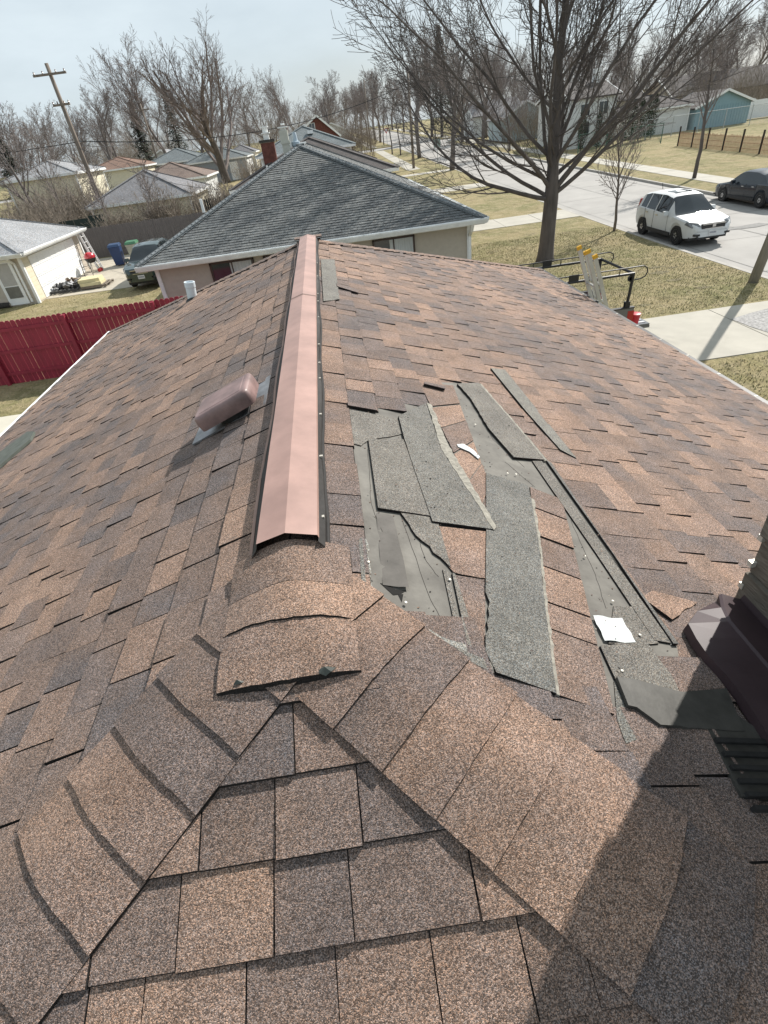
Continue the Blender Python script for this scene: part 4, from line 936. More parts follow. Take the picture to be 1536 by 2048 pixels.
# ---- neighbour
NX0, NX1, NY0 = -5.97, 4.82, 17.93
npitch = (4.86-2.50)/((NX1-NX0)/2)
nb, nw = hip_house('brick_house', 'x', 'house', NX0, NX1, NY0, NY0+17, 2.5-.05, npitch, .42, SIDE_T, granule('roof_neighbour', scale=90, lo=.5, hi=1.6, patch=.35, patchcol=((.175, .195, .195), (.10, .112, .12)), bump=0, attr=False, base=(.13, .145, .15), pscale=1.2), wall_step=.16)
nb.name = 'neighbour_house'; nb['label'] = 'neighbour\'s beige house with a large weathered blue-grey hip roof, in the centre'
zN = nw[4]; ox, oy = (NX0+NX1)/2, NY0+8.5; ngr = granule('neighbour_granules', scale=120, lo=.5, hi=1.7, patch=.45, patchcol=((.19, .203, .195), (.118, .128, .130)), bump=0, pscale=1.3)
hw_ = (NX1-NX0)/2; kN = math.sqrt(1+npitch**2)
PN = Plane((0, NY0-oy, zN), (1, 0, 0), (0, 1/kN, npitch/kN), (0, -npitch/kN, 1/kN), [(1, 1/kN, hw_), (-1, 1/kN, hw_), (0, -1, 0)])
PN2 = Plane((NX1-ox, 0, zN), (0, 1, 0), (-1/kN, 0, npitch/kN), (npitch/kN, 0, 1/kN), [(-1, 1/kN, 8.5), (1, 1/kN, 8.5), (0, -1, 0)])
mb = MB()
for P_, um in ((PN, hw_), (PN2, 8.5)):
    k = 0
    while k*.135 < hw_*kN:
        v = k*.135; u = -um + R.uniform(0, .3)
        while u < um:
            w = R.uniform(.16, .34); hh = R.choice((.012, .018)); poly = [(u, v+.15), (u, v), (u+w-.006, v), (u+w-.006, v+.15)]
            for lm in P_.lim: poly = clip(poly, *lm) if len(poly) > 2 else []
            if len(poly) > 2:
                q = R.uniform(.9, 1.08); slab(mb, P_, poly, (lambda v_, hh_: (lambda a, b_: .004+hh_*max(0, 1-(b_-v_)/.15)))(v, hh), (.160*q, .167*q, .163*q), base=.0)
            u += w
        k += 1
mb.build('shingle_field', ngr, nb, kind='stuff')
A_ = Vector((0, NY0-oy+hw_, zN+hw_*npitch)); capm = granule('neighbour_cap', scale=90, lo=.6, hi=1.5, patch=.3, patchcol=((.25, .28, .285), (.17, .19, .2)), bump=0, attr=False, base=(.22, .245, .25))
for s_ in (-1, 1):
    C_ = Vector((s_*hw_, NY0-oy, zN)); n_ = 50; mb = MB()
    for i in range(n_):
        p, q = C_.lerp(A_, i/n_), C_.lerp(A_, (i+1.15)/n_); p = p+Vector((0, 0, .055+R.uniform(0, .006))); q = q+Vector((0, 0, .035)); d_ = (q-p).normalized(); sx_ = d_.cross(Vector((0, 0, 1))).normalized()*.15; dn = Vector((0, 0, -.055))
        mb.poly([p-sx_+dn, p, q, q-sx_+dn]); mb.poly([p, p+sx_+dn, q+sx_+dn, q]); mb.poly([p-sx_+dn, p, p-Vector((0, 0, .02)), p-sx_+dn*1.4]); mb.poly([p, p+sx_+dn, p+sx_+dn*1.4, p-Vector((0, 0, .02))])
    mb.build('hip_cap_row', capm, nb, kind='stuff')
mb = MB(); mb.bar(A_+Vector((0, 0, .03)), A_+Vector((0, 6, .03)), .3, .06); mb.build('ridge_cap', capm, nb)
for y_, o_ in ((NY0-oy, -1),):
    g_ = gutter((NX0-ox-.05, y_-.02, zN+.0), (NX1-ox+.05, y_-.02, zN+.0), (0, o_, 0), nb, w=.13, h=.14)
gutter((NX1-ox+.02, NY0-oy, zN), (NX1-ox+.02, 8.5, zN), (1, 0, 0), nb, w=.12, h=.13)
mb = MB(); xd = NX1-ox-.42
mb.bar((xd+.02, NY0-oy-.07, zN-.12), (xd+.02, NY0-oy+.10, zN-.34), .09, .07); mb.bar((xd+.02, NY0-oy+.10, zN-.3), (xd+.02, NY0-oy+.36, zN-.5), .09, .07); mb.bar((xd+.02, NY0-oy+.37, zN-.45), (xd+.02, NY0-oy+.37, .1), .09, .07); mb.build('downspout', WHT, nb)
yw = nw[2]-.03
for px, w in ((462, 1.35), (568, 1.2), (790, 1.3)):
    c = at(px, 520, NY0+.42); window(nb, (c.x-ox, yw, zN-.17-.62), w, 1.05, 'x', DKF, curtain=[(.40, 1.)] if px > 700 else [(.45, .95)], mull=1)
# chimney block and blue flue just behind the apex
CHW = M('chimney_cream', (.52, .52, .46), .8, var=.15, scale=4); PBL = M('flue_blue', (.38, .46, .53), .5, var=.15)
c = at(574, 300, 24.2); mb = MB(); bx, by, bz = c.x-ox, 24.2-oy, zN+hw_*npitch-.85
mb.box((bx, by, bz+.45), (.28, .30, 1.1)); mb.box((bx-.01, by, bz+1.0), (.35, .36, .08)); mb.box((bx-.02, by, bz+1.20), (.31, .32, .34)); o = mb.build('chimney', CHW, nb)
mb = MB(); mb.box((bx-.02, by, bz+1.46), (.36, .36, .04)); mb.box((bx-.02, by, bz+1.40), (.16, .16, .10)); mb.box((bx, by, bz+1.55), (.13, .13, .05)); mb.build('chimney_cap', WHT, o)
mb = MB(); mb.lathe([(.13, -.3), (.13, .72), (.16, .74), (.16, .86), (.10, .88), (.08, 1.1), (.06, 1.15)], (bx+.36, by+.1, bz+.12), 14); smooth_angle(mb.build('flue_pipe', PBL, nb))
mb = MB(); mb.lathe([(.05, 0), (.05, .4)], Vector((at(195, 470, 30).x*0-3.6, NY0-oy+3.2, zN+.9)), 10); mb.build('vent_pipe', WHT, nb)
# ---- garage with the white door (left)
gx1, gy0 = -13.95, 27.55
ga, gw = hip_house('garage', 'pale-roofed detached garage with a white sectional door, at the left edge', 'garage', -22.2, gx1, gy0, 35.6, 2.16, .40, .45, SIDE_T, R_PALE, wall_step=.2)
ox, oy = (-22.2+gx1)/2, (gy0+35.6)/2; wx = gw[1]
mb = MB(); mb.box2((wx-.02, gw[2]+.8, 0), (wx+.03, gw[3]-.75, 1.86)); dr_ = mb.build('garage_door', WHT, ga)
L_ = (gw[3]-.75)-(gw[2]+.8)
for r_ in range(4):
    for k in range(8):
        ya = gw[2]+.8+L_*(k+.12)/8; yb = gw[2]+.8+L_*(k+.88)/8; z0_ = .07+r_*.455
        mb = MB(); mb.prism([(wx+.045, ya+.04, z0_+.05), (wx+.045, yb-.04, z0_+.05), (wx+.045, yb-.04, z0_+.29), (wx+.045, ya+.04, z0_+.29)], [(wx+.031, ya, z0_), (wx+.031, yb, z0_), (wx+.031, yb, z0_+.35), (wx+.031, ya, z0_+.35)], cap=False); mb.build('door_panel', WHT, dr_)
mb = MB()
for r_ in range(1, 4): mb.box2((wx+.029, gw[2]+.8, r_*.46-.008), (wx+.034, gw[3]-.75, r_*.46+.008))
mb.build('door_seam', M('door_shadow_gap', (.3, .31, .31), .8), dr_)
mb = MB(); mb.box2((wx+.0, gw[2]+.12, 0), (wx+.025, gw[2]+.72, 1.95)); 
for i in range(9): mb.box2((wx+.02, gw[2]+.12, .05+i*.2), (wx+.035, gw[2]+.72, .05+i*.2+.17))
mb.build('wall_panel', SIDE_Y, ga)
mb = MB(); xq = at(20, 560, gy0+.45).x-ox; yq = gw[2]-.03
mb.box2((xq-.5, yq-.04, 0), (xq+.42, yq+.02, 1.93)); dd = mb.build('door', WHT, ga)
for z0_, z1_ in ((.85, 1.05+.75), (.3, .8)):
    mb = MB(); mb.box2((xq-.36, yq-.055, z0_), (xq+.28, yq-.041, z1_)); mb.build('pane', M('grey_glass', (.16, .16, .15), .2, var=.2) if z0_ < .5 else M('pale_glass', (.42, .41, .40), .25, var=.1), dd)
mb = MB(); xd = gw[1]-.12
mb.bar((xd-.25, gw[2]-.35, 1.98), (xd-.15, gw[2]-.06, 1.72), .08); mb.bar((xd-.15, gw[2]-.06, 1.74), (xd-.15, gw[2]-.06, .05), .09, .07); mb.build('downspout', WHT, ga)
gutter((-22.2-ox, gy0-oy, 2.16), (gx1-ox, gy0-oy, 2.16), (0, -1, 0), ga); gutter((gx1-ox, gy0-oy, 2.16), (gx1-ox, 35.6-oy, 2.16), (1, 0, 0), ga)
# ---- garages behind the grey fence
g6, w6 = hip_house('garage', 'cream garage with a dark grey-brown hip roof behind the grey fence', 'garage', -17.1, -9.4, 45.2, 53.0, 2.2, .44, .3, SIDE_Y, R_GREY, .22)
ox, oy = (-17.1-9.4)/2, (45.2+53)/2; window(g6, (1.0, w6[2]-.03, 1.25), 1.4, .75, 'x', WHT)
tn, wt = hip_house('garage', 'cream walled building with a pale blue-grey hip roof, furthest left', 'garage', -26.6, -20.2, 54.5, 62, 4.1, .32, .3, SIDE_Y, R_PALE, .25)
window(tn, (1.6, wt[2]-.03, 1.9), 1.1, 1.3, 'x', WHT)
hip_house('garage', 'small garage with a brown hip roof just behind the cream garage', 'garage', -18.3, -10.7, 60, 67.5, 2.3, .36, .3, SIDE_W, R_BRN, .25)
hip_house('garage', 'garage with a reddish brown hip roof and cream wall, right of the utility pole', 'garage', -29.3, -21.4, 80, 88, 3.1, .3, .3, SIDE_Y, R_RED, .25)
hip_house('garage', 'blue-grey roofed garage between the reddish roof and the huge maple', 'garage', -23.2, -15.2, 86, 95, 2.8, .36, .3, SIDE_G, R_BLUE, .25)
gg, wg = hip_house('garage', 'grey sided garage with a white side door behind the huge maple trunk', 'garage', -17.6, -9.2, 84.5, 93, 2.45, .34, .3, SIDE_G, R_BLUE, .25)
mb = MB(); mb.box2((wg[1]-2.3, wg[2]-.08, 0), (wg[1]-1.2, wg[2]-.02, 2.0)); mb.build('door', WHT, gg); mb = MB(); mb.box2((wg[1]+.0, wg[2]+.6, 0), (wg[1]+.05, wg[3]-.8, 2.05)); mb.build('garage_door', WHT, gg)
hip_house('garage', 'small tan garage with a grey roof beyond the huge maple, left of the brick chimney', 'garage', -15.0, -10.0, 106, 113, 2.1, .45, .3, SIDE_Y, R_GREY, .25)
hip_house('garage', 'distant white-roofed shed left of the dark spruce', 'garage', -36, -29, 92, 98, 2.6, .3, .3, SIDE_W, R_PALE, .25)
# ---- houses in line beyond the neighbour
h3, w3 = hip_house('house', 'house with a dark brown hip roof directly beyond the neighbour', 'house', -5.6, 4.75, 37.6, 52, 2.55, .395, .4, BRICK, R_DK, .2)
oy3 = (37.6+52)/2; ox3 = (-5.6+4.75)/2
c = at(538, 300, 40.5); mb = MB(); zc = 1.9
for k in range(26):
    z_ = zc+k*.105
    for j in range(4): mb.box2((c.x-ox3-.42+j*.21+(.1 if k % 2 and j < 3 else 0)*0, 40.4-oy3-.3, z_), (c.x-ox3-.42+j*.21+.2, 40.4-oy3+.3, z_+.095))
mb.box2((c.x-ox3-.40, 40.4-oy3-.28, zc), (c.x-ox3+.40, 40.4-oy3+.28, zc+2.7)); ck = mb.build('chimney', BRICK, h3)
mb = MB(); mb.box((c.x-ox3, 40.4-oy3, zc+2.80), (.96, .7, .14)); mb.build('chimney_crown', M('soot', (.05, .045, .04), .9), ck)
mb = MB(); mb.box((c.x-ox3, 40.4-oy3, zc+3.0), (.34, .34, .3)); mb.box((c.x-ox3, 40.4-oy3, zc+3.2), (.5, .5, .06)); mb.lathe([(.16, 0), (.16, .22), (.24, .24), (.24, .3)], (c.x-ox3, 40.4-oy3, zc+3.24), 12); mb.build('chimney_pot', WHT, ck)
mb = MB(); mb.lathe([(.05, 0), (.05, .5)], (w3[0]+2, w3[2]+.9, 3.0), 10); mb.build('vent_pipe', WHT, h3)
h2, w2 = hip_house('house', 'house with a blue-grey hip roof, second beyond the neighbour', 'house', -5.2, 3.3, 54, 68, 3.35, .40, .4, SIDE_W, R_BLUE, .2)
mb = MB(); mb.box((.6, -4.4, 4.55), (.5, .4, .25)); mb.build('roof_vent', WHT, h2)
# brick gable house
bh = thing('house', 'dark red brick house with a steep gable and one white window, far centre', 'house', (0.4, 93, TZ(93)))
mb = MB(); zg = TZ(93); ap = 7.2-zg
mb.prism([(-3.6, -4, -.3), (2.9, -4, -.3), (2.9, -4, 3.4), (.2, -4, ap), (-3.6, -4, 3.4)], [(-3.6, 4, -.3), (2.9, 4, -.3), (2.9, 4, 3.4), (.2, 4, ap), (-3.6, 4, 3.4)]); mb.build('wall', BRICK, bh)
for a, b_ in (((3.2, 3.1), (.2, ap+.12)), ((-3.9, 3.1), (.2, ap+.12))):
    mb = MB(); mb.prism([(a[0], -4.3, a[1]), (b_[0], -4.3, b_[1]), (b_[0], 4.3, b_[1]), (a[0], 4.3, a[1])], [(a[0], -4.3, a[1]-.16), (b_[0], -4.3, b_[1]-.16), (b_[0], 4.3, b_[1]-.16), (a[0], 4.3, a[1]-.16)]); mb.build('roof', R_GREY, bh)
    mb = MB(); mb.bar((a[0], -4.33, a[1]-.08), (b_[0], -4.33, b_[1]-.08), .05, .22); mb.build('bargeboard', WHT, bh)
window(bh, (-.6, -4.04, 4.35), .8, 1.0, 'x', WHT)
# ---- across the road
def gable_house(name, label, cat, x0, x1, y0, y1, eave, ridge, wm, rm, along='y', ov=.3):
    zg = TZ(y0); t = thing(name, label, cat, ((x0+x1)/2, (y0+y1)/2, zg)); a, b_ = (x1-x0)/2, (y1-y0)/2
    if along == 'x': S_ = lambda x, y, z: (y, x, z); a, b_ = b_, a
    else: S_ = lambda x, y, z: (x, y, z)
    mb = MB(); mb.prism([S_(*p) for p in ((-a, -b_, -.5), (a, -b_, -.5), (a, -b_, eave), (0, -b_, ridge), (-a, -b_, eave))], [S_(*p) for p in ((-a, b_, -.5), (a, b_, -.5), (a, b_, eave), (0, b_, ridge), (-a, b_, eave))])
    mb.build('wall', wm, t); k = (ridge-eave)/a
    for s_ in (-1, 1):
        mb = MB(); pts = [(s_*(a+ov), -b_-ov, eave-ov*k+.1), (0, -b_-ov, ridge+.1), (0, b_+ov, ridge+.1), (s_*(a+ov), b_+ov, eave-ov*k+.1)]
        mb.prism([S_(*p) for p in pts], [S_(p[0], p[1], p[2]-.12) for p in pts]); mb.build('roof', rm, t)
        mb = MB()
        for y_ in (-b_-ov-.02, b_+ov+.02): mb.bar(S_(s_*(a+ov), y_, eave-ov*k+.03), S_(0, y_, ridge+.03), .04, .2)
        mb.build('bargeboard', WHT, t)
    return t
wh = gable_house('house', 'white two-storey house with cedars in front, behind the big tree', 'house', 26.2, 31.0, 64.5, 74, 4.2, 5.6, SIDE_W, R_DK, along='x')
window(wh, (-.9, -4.78, 1.6), 1.2, 1.2, 'x'); window(wh, (1.0, -4.78, 3.2), 1.0, 1.1, 'x'); window(wh, (-.9, -4.78, 3.2), 1.0, 1.0, 'x')
mb = MB(); mb.box((1.6, -1, 5.4), (.7, .7, 2.2)); mb.build('chimney', WHT, wh)
wg2, ww = hip_house('garage', 'long white garage wall under a dark roof, left of the blue shed', 'garage', 35.0, 41.0, 67.2, 75, 2.3, .4, .3, SIDE_W, R_DK, .25)
BLUE = M('shed_blue', (.24, .37, .42), .7, var=.08, aniso=(3, 3, .2))
sh = gable_house('shed', 'light blue garden shed with a gable roof on the far lawn', 'shed', 41.2, 47.3, 67, 73, 1.95, 3.15, BLUE, R_DK)
mb = MB()
for i in range(20): mb.box2((-3.0+i*.31, -3.03, -.3), (-2.985+i*.31, -2.995, 1.9))
mb.build('board_seam', M('shed_blue_dark', (.17, .28, .33), .8), sh)
gable_house('house', 'low house with a long dark brown roof behind the blue shed', 'house', 48, 70, 84, 92, 2.6, 4.6, SIDE_T, R_DK, along='x')
gable_house('house', 'house with a dark roof far behind the cedars', 'house', 33, 46, 88, 96, 2.8, 4.8, SIDE_T, R_DK, along='x')
gable_house('house', 'pale house with a dark porch far down the right side of the road', 'house', 26, 34, 104, 112, 2.8, 4.6, SIDE_W, R_GREY, along='x')
gable_house('house', 'pale blue house down the right side of the road, behind the street trees', 'house', 25.5, 32, 86, 93, 2.6, 4.2, M('siding_pale_blue', (.42, .50, .53), .7), R_GREY)
gable_house('house', 'small white house at the end of the street on the left', 'house', 0, 7, 128, 136, 2.6, 4.2, SIDE_W, R_GREY)
gable_house('house', 'distant white building between the left garages', 'house', -30, -25, 116, 122, 2.6, 3.8, SIDE_W, R_PALE)

# ================================================================== FENCES
RED = M('fence_red', (.26, .018, .040), .62, var=.16, scale=3, aniso=(2, 2, .3))
rf = thing('fence', 'tall dark red wooden board fence on the left', 'fence', (-8, 16.55, 0))
x = -4.0; k = 0
while x > -5.8: pass_ = 1; break
xs = -12.6 + 8; x = xs; ftop = 1.86
while x < 4.6:
    wv = .138; h = ftop + R.uniform(-.01, .01); z0_ = .04; mb = MB(); d = .02; y_ = R.uniform(-.003, .003)+.035
    pr = [(x, z0_), (x+wv, z0_), (x+wv, h-.035), (x+wv-.03, h), (x+.03, h), (x, h-.035)]
    mb.prism([(a, y_, b_) for a, b_ in pr], [(a, y_+d, b_) for a, b_ in pr]); mb.build('board', RED, rf); x += wv + R.uniform(.009, .015)
for z_ in (.35, 1.0, 1.62):
    mb = MB(); mb.bar((xs, .012, z_), (4.6, .012, z_), .045, .09); mb.build('rail', RED, rf)
for px in (155, 318, -20):
    c = at(px, 700 if px == 155 else 620, 16.5); xx = {155: -8.05, 318: -5.45, -20: -10.5}[px]; mb = MB(); mb.box2((xx+8-.05, -.09, 0), (xx+8+.05, .01, ftop-.05)); mb.box2((xx+8-.055, -.095, ftop-.05), (xx+8+.055, .015, ftop-.03)); mb.build('post', RED, rf)
FGR = M('fence_grey_wood', (.16, .145, .14), .95, var=.35, scale=2.5, aniso=(6, 6, .25), col2=(.115, .10, .098))
gfz = at(250, 455, 38.6).z - TZ(38.6)
gf = thing('fence', 'weathered grey wooden privacy fence behind the bins', 'fence', (-11, 38.6, TZ(38.6))); mb = MB(); x = -6.9
while x < 8:
    w = R.uniform(.12, .14); h = 1.72+R.uniform(-.03, .02); y_ = R.uniform(-.01, .01); mb.prism([(x, y_, 0), (x+w, y_, 0), (x+w, y_, h-.04), (x+w-.03, h*0+y_, h), (x+.03, y_, h), (x, y_, h-.04)], [(x, y_+.02, 0), (x+w, y_+.02, 0), (x+w, y_+.02, h-.04), (x+w-.03, y_+.02, h), (x+.03, y_+.02, h), (x, y_+.02, h-.04)]); x += w+.008
mb.build('fence_boards', FGR, gf, kind='stuff'); mb = MB(); mb.bar((-6.9, .05, .4), (8, .05, .4), .05, .09); mb.build('rail', FGR, gf); mb = MB(); mb.bar((-6.9, .05, 1.4), (8, .05, 1.4), .05, .09); mb.build('rail', FGR, gf)
# second fence behind (dark green panels)
DG = M('panel_green', (.016, .032, .028), .7, var=.2)
c0, c1 = at(118, 450, 42), at(210, 440, 42); pf = thing('fence', 'dark green solid panel fence between garage and cream siding', 'fence', (c0.x, 42, TZ(42)))
for i in range(3): mb = MB(); L_ = (c1.x-c0.x)/3; mb.box2((i*L_+.02, -.03, 0), ((i+1)*L_-.02, .03, 1.95+.1*(i == 2))); mb.build('panel', DG, pf)
c0 = at(385, 400, 44.5); df = thing('fence', 'dark slatted fence beside the cream garage, right of the bush', 'fence', (c0.x, 44.2, TZ(44.2)))
for i in range(20): mb = MB(); mb.box2((i*.16, 0, 0), (i*.16+.12, .03, 1.9+R.uniform(-.03, .03))); mb.build('slat', M('slat_black', (.03, .034, .038), .9, var=.3), df)
# snow fence
SF = M('snow_fence', (.34, .19, .11), .9, var=.25, scale=4); PST = M('post_dark', (.04, .032, .028), .9)
a0, a1 = gt(1355, 292), gt(1560, 312); sf = thing('fence', 'rusty brown picket snow fence on the far lawn', 'fence', (a0.x, a0.y, TZ(a0.y))); d_ = Vector((a1.x-a0.x, a1.y-a0.y, 0)); n_ = 120; mb = MB(); hz = lambda y: TZ(y)-TZ(a0.y)
for i in range(n_):
    p = d_*(i/n_); z_ = hz(a0.y+p.y); mb.box2((p.x-.008, p.y-.02, z_), (p.x+.008, p.y+.02, z_+1.05+R.uniform(-.05, .05)))
for z_ in (.25, .6, .95): mb.tube([Vector((d_.x*q/12, d_.y*q/12, hz(a0.y+d_.y*q/12)+z_)) for q in range(13)], .018, 4)
mb.build('picket', SF, sf, kind='stuff')
for i in range(7): p = d_*(i/6); z_ = hz(a0.y+p.y); mb = MB(); mb.box2((p.x-.05, p.y-.05, z_), (p.x+.05, p.y+.05, z_+1.45)); mb.build('post', PST, sf)
# chain link fences
GALV = M('galvanised', (.42, .45, .46), .4, metal=.5, var=.2); GRN = M('post_green', (.04, .12, .09), .6)
def chain(label, x0, x1, y, h, mat, step=2.6):
    f = thing('fence', label, 'fence', (x0, y, TZ(y))); L_ = x1-x0; n_ = int(L_/step)
    for i in range(n_+1): mb = MB(); mb.tube([(L_*i/n_, 0, 0), (L_*i/n_, 0, h+.05)], .035, 6); mb.build('post', mat, f)
    mb = MB(); mb.tube([(0, 0, h), (L_, 0, h)], .028, 6); mb.build('rail', mat, f)
    mb = MB(); q = 0
    while q < L_:
        mb.tube([(q, 0, .05), (min(q+h*.9, L_), 0, h*.95 if q+h*.9 < L_ else .05+(L_-q))], .005, 3); mb.tube([(min(q+h*.9, L_), .01, .05), (q, .01, h*.95)], .005, 3); q += .14
    mb.build('wire_mesh', mat, f, kind='stuff'); return f
chain('galvanised chain link fence across the blue shed', 34, 62, 63.5, 1.7, GALV); chain('green chain link fence before the white house', 22.8+2, 33, 58.5, 1.6, GRN)
vf = thing('fence', 'white vinyl fence right of the blue shed', 'fence', (47.6, 70, TZ(70)))
for i in range(9): mb = MB(); mb.box2((i*2.2+.05, -.03, .05), (i*2.2+2.12, .03, 1.75)); mb.build('panel', WHT, vf); mb = MB(); mb.box2((i*2.2-.05, -.06, 0), (i*2.2+.05, .06, 1.9)); mb.build('post', WHT, vf)

# ================================================================== POLES, WIRES, SIGNS
WOODP = M('pole_wood', (.20, .165, .135), .9, var=.3, scale=3, aniso=(4, 4, .3)); WIRE = M('wire_black', (.02, .02, .022), .6)
def pole(label, x, y, H, r, cross=(), mat=WOODP, lean=0., arm=None, rise=None):
    t = thing('utility_pole', label, 'utility pole', (x, y, TZ(y))); mb = MB(); mb.tube([(0, 0, -.3), (lean*.5, 0, H*.5), (lean, 0, H)], [r, r*.85, r*.65], 12); mb.build('shaft', mat, t, smooth=True)
    for z_, w in cross:
        mb = MB(); mb.bar((lean*z_/H-w/2, -.14, z_), (lean*z_/H+w/2, -.14, z_), .11, .13); ca = mb.build('crossarm', mat, t)
        for q in (-.46, -.2, .2, .46): mb = MB(); mb.lathe([(.03, 0), (.055, .04), (.03, .08), (.05, .12), (.02, .16)], (lean*z_/H+w*q, -.14, z_+.065), 8); mb.build('insulator', M('insulator_brown', (.12, .07, .05), .3), ca)
    return t
pole('tall leaning wooden utility pole with two crossarms, upper left', -17.6, 50, 10.6, .19, ((10.0, 2.3), (8.3, 1.2)), lean=-.15)
pole('distant wooden utility pole with a small crossarm, before the spruce', -22.6, 92, 9.5, .16, ((8.8, 2.0),))
pole('plain wooden light pole on the grass beyond the neighbour', 10.2, 67.6, 8.6, .15)
pole('thin wooden light pole near the cross street', 8.8, 104.0, 9.2, .13)
pg = gt(1497, 566); PC = M('pole_weathered', (.24, .225, .20), .9, var=.2, scale=4, aniso=(5, 5, .4))
pole('thick weathered pole at the right picture edge, throwing a long shadow', pg.x+.1, pg.y, 6.5, .145, mat=PC, lean=.95)
def wire(label, a, b_, sag, r=.02, group=None):
    a, b_ = Vector(a), Vector(b_); pts = [a.lerp(b_, i/16)-Vector((0, 0, sag*4*(i/16)*(1-i/16))) for i in range(17)]; mb = MB(); mb.tube(pts, r, 4)
    o = mb.build('overhead_wire', WIRE); return tag(o, label, 'wire', group)
P1 = Vector((-17.7, 50, TZ(50)))
wire('thick black overhead cable crossing the whole view over the neighbour roof', (-17.5, 49.9, 6.75), (10.2, 67.5, 8.3), 1.5, .035)
wire('second cable just under the thick black one, left of the huge maple', (-17.5, 50.1, 6.5), (-22.6, 91.9, 8.2), .7, .03)
wire('overhead cable leaving the left picture edge towards the leaning pole', (-60, 40, 9.0), (-17.7, 49.9, 6.7), .9, .03)
wire('thin cable from the leaning pole to the neighbour house', (-17.6, 49.8, 6.4), (-5.0, 30, 3.6), .5, .012)
wire('thin sagging cable from the leaning pole to the cream garage', (-17.6, 49.8, 6.3), (-11, 66, 4.2), .9, .015)
wire('black cable from the light pole out to the right above the road', (10.2, 67.6, 8.4), (44, 60, 9.2), 1.2, .025)
wire('thin cable from the light pole down the street', (10.2, 67.6, 8.5), (8.8, 104, 10.6), .5, .02)
# signs
def sign(label, x, y, H, shape, mat, matb, w=.7):
    t = thing('road_sign', label, 'road sign', (x, y, TZ(y))); mb = MB(); mb.tube([(0, 0, 0), (0, 0, H)], .035, 6); mb.build('post', GALV, t)
    if shape == 'yield':
        for s_, y_, m_ in ((1., -.04, matb), (.55, -.052, mat)):
            q = [(-w/2*s_, H-.05-(1-s_)*w*.28), (w/2*s_, H-.05-(1-s_)*w*.28), (0, H-.05-w*.87*(.5+.5*s_)+(1-s_)*w*.1)]; mb = MB(); mb.prism([(a, y_, b_) for a, b_ in q], [(a, y_+.01, b_) for a, b_ in q]); mb.build('sign_face', m_, t)
    else: mb = MB(); mb.box2((-w/2, -.05, H-.75), (w/2, -.035, H-.02)); mb.build('sign_face', mat, t)
    return t
sign('red and white yield sign on the verge at the cross street', 13.25, 119, 2.5, 'yield', WHT, M('sign_red', (.45, .03, .03), .5), 1.0)
sign('grey back of a rectangular road sign left of the street maple', 13.1, 68.7, 2.3, 'rect', M('sign_back', (.22, .27, .25), .5), None, .75)

# ================================================================== VEHICLES
GLASSC = M('car_glass', (.012, .018, .022), .04, var=.2, scale=1, spec=.7)
RUB = M('tyre_rubber', (.02, .02, .02), .8); RIM = M('rim_alloy', (.5, .5, .5), .3, metal=.7); CHR = M('chrome', (.6, .6, .6), .15, metal=1.); LENS = M('headlight_lens', (.14, .15, .16), .08, spec=1., var=.2, scale=9); REDL = M('tail_lens', (.35, .012, .015), .15, spec=.8); BPL = M('black_plastic', (.025, .025, .026), .6); PLT = M('plate_white', (.62, .62, .62), .5)
def interp(tab, x):
    if x <= tab[0][0]: return tab[0][1]
    for (a, b_), (c, d) in zip(tab[:-1], tab[1:]):
        if x <= c: t_ = (x-a)/(c-a); t_ = t_*t_*(3-2*t_)*.5+t_*.5; return b_+(d-b_)*t_
    return tab[-1][1]
def wheel(t, x, y, r, out, w=.21, spokes=5):
    Mx = Matrix.Rotation(math.radians(-90*out), 3, 'X')
    mb = MB(); mb.lathe([(r*.62, -w/2), (r*.92, -w/2), (r, -w*.35), (r, w*.35), (r*.92, w/2), (r*.66, w/2)], (x, y, r), 24, Mx); ty = mb.build('wheel', RUB, t); smooth_angle(ty, 40)
    mb = MB(); mb.lathe([(r*.66, w*.30), (r*.66, w*.5), (r*.60, w*.5), (r*.58, w*.34)], (x, y, r), 24, Mx)
    for k in range(spokes):
        a = k*math.tau/spokes
        for da in (-.16, .16):
            p0 = Mx @ Vector((math.cos(a)*r*.12, math.sin(a)*r*.12, w*.46)); p1 = Mx @ Vector((math.cos(a+da)*r*.62, math.sin(a+da)*r*.62, w*.44)); o_ = Vector((x, y, r)); mb.bar(p0+o_, p1+o_, r*.11, .02, up=(0, out, 0))
    mb.lathe([(r*.15, w*.40), (r*.15, w*.49)], (x, y, r), 12, Mx); mb.build('rim', RIM, ty)
    mb = MB(); mb.lathe([(r*.6, w*.22), (r*.6, w*.24)], (x, y, r), 16, Mx); mb.build('brake_disc', BPL, ty)
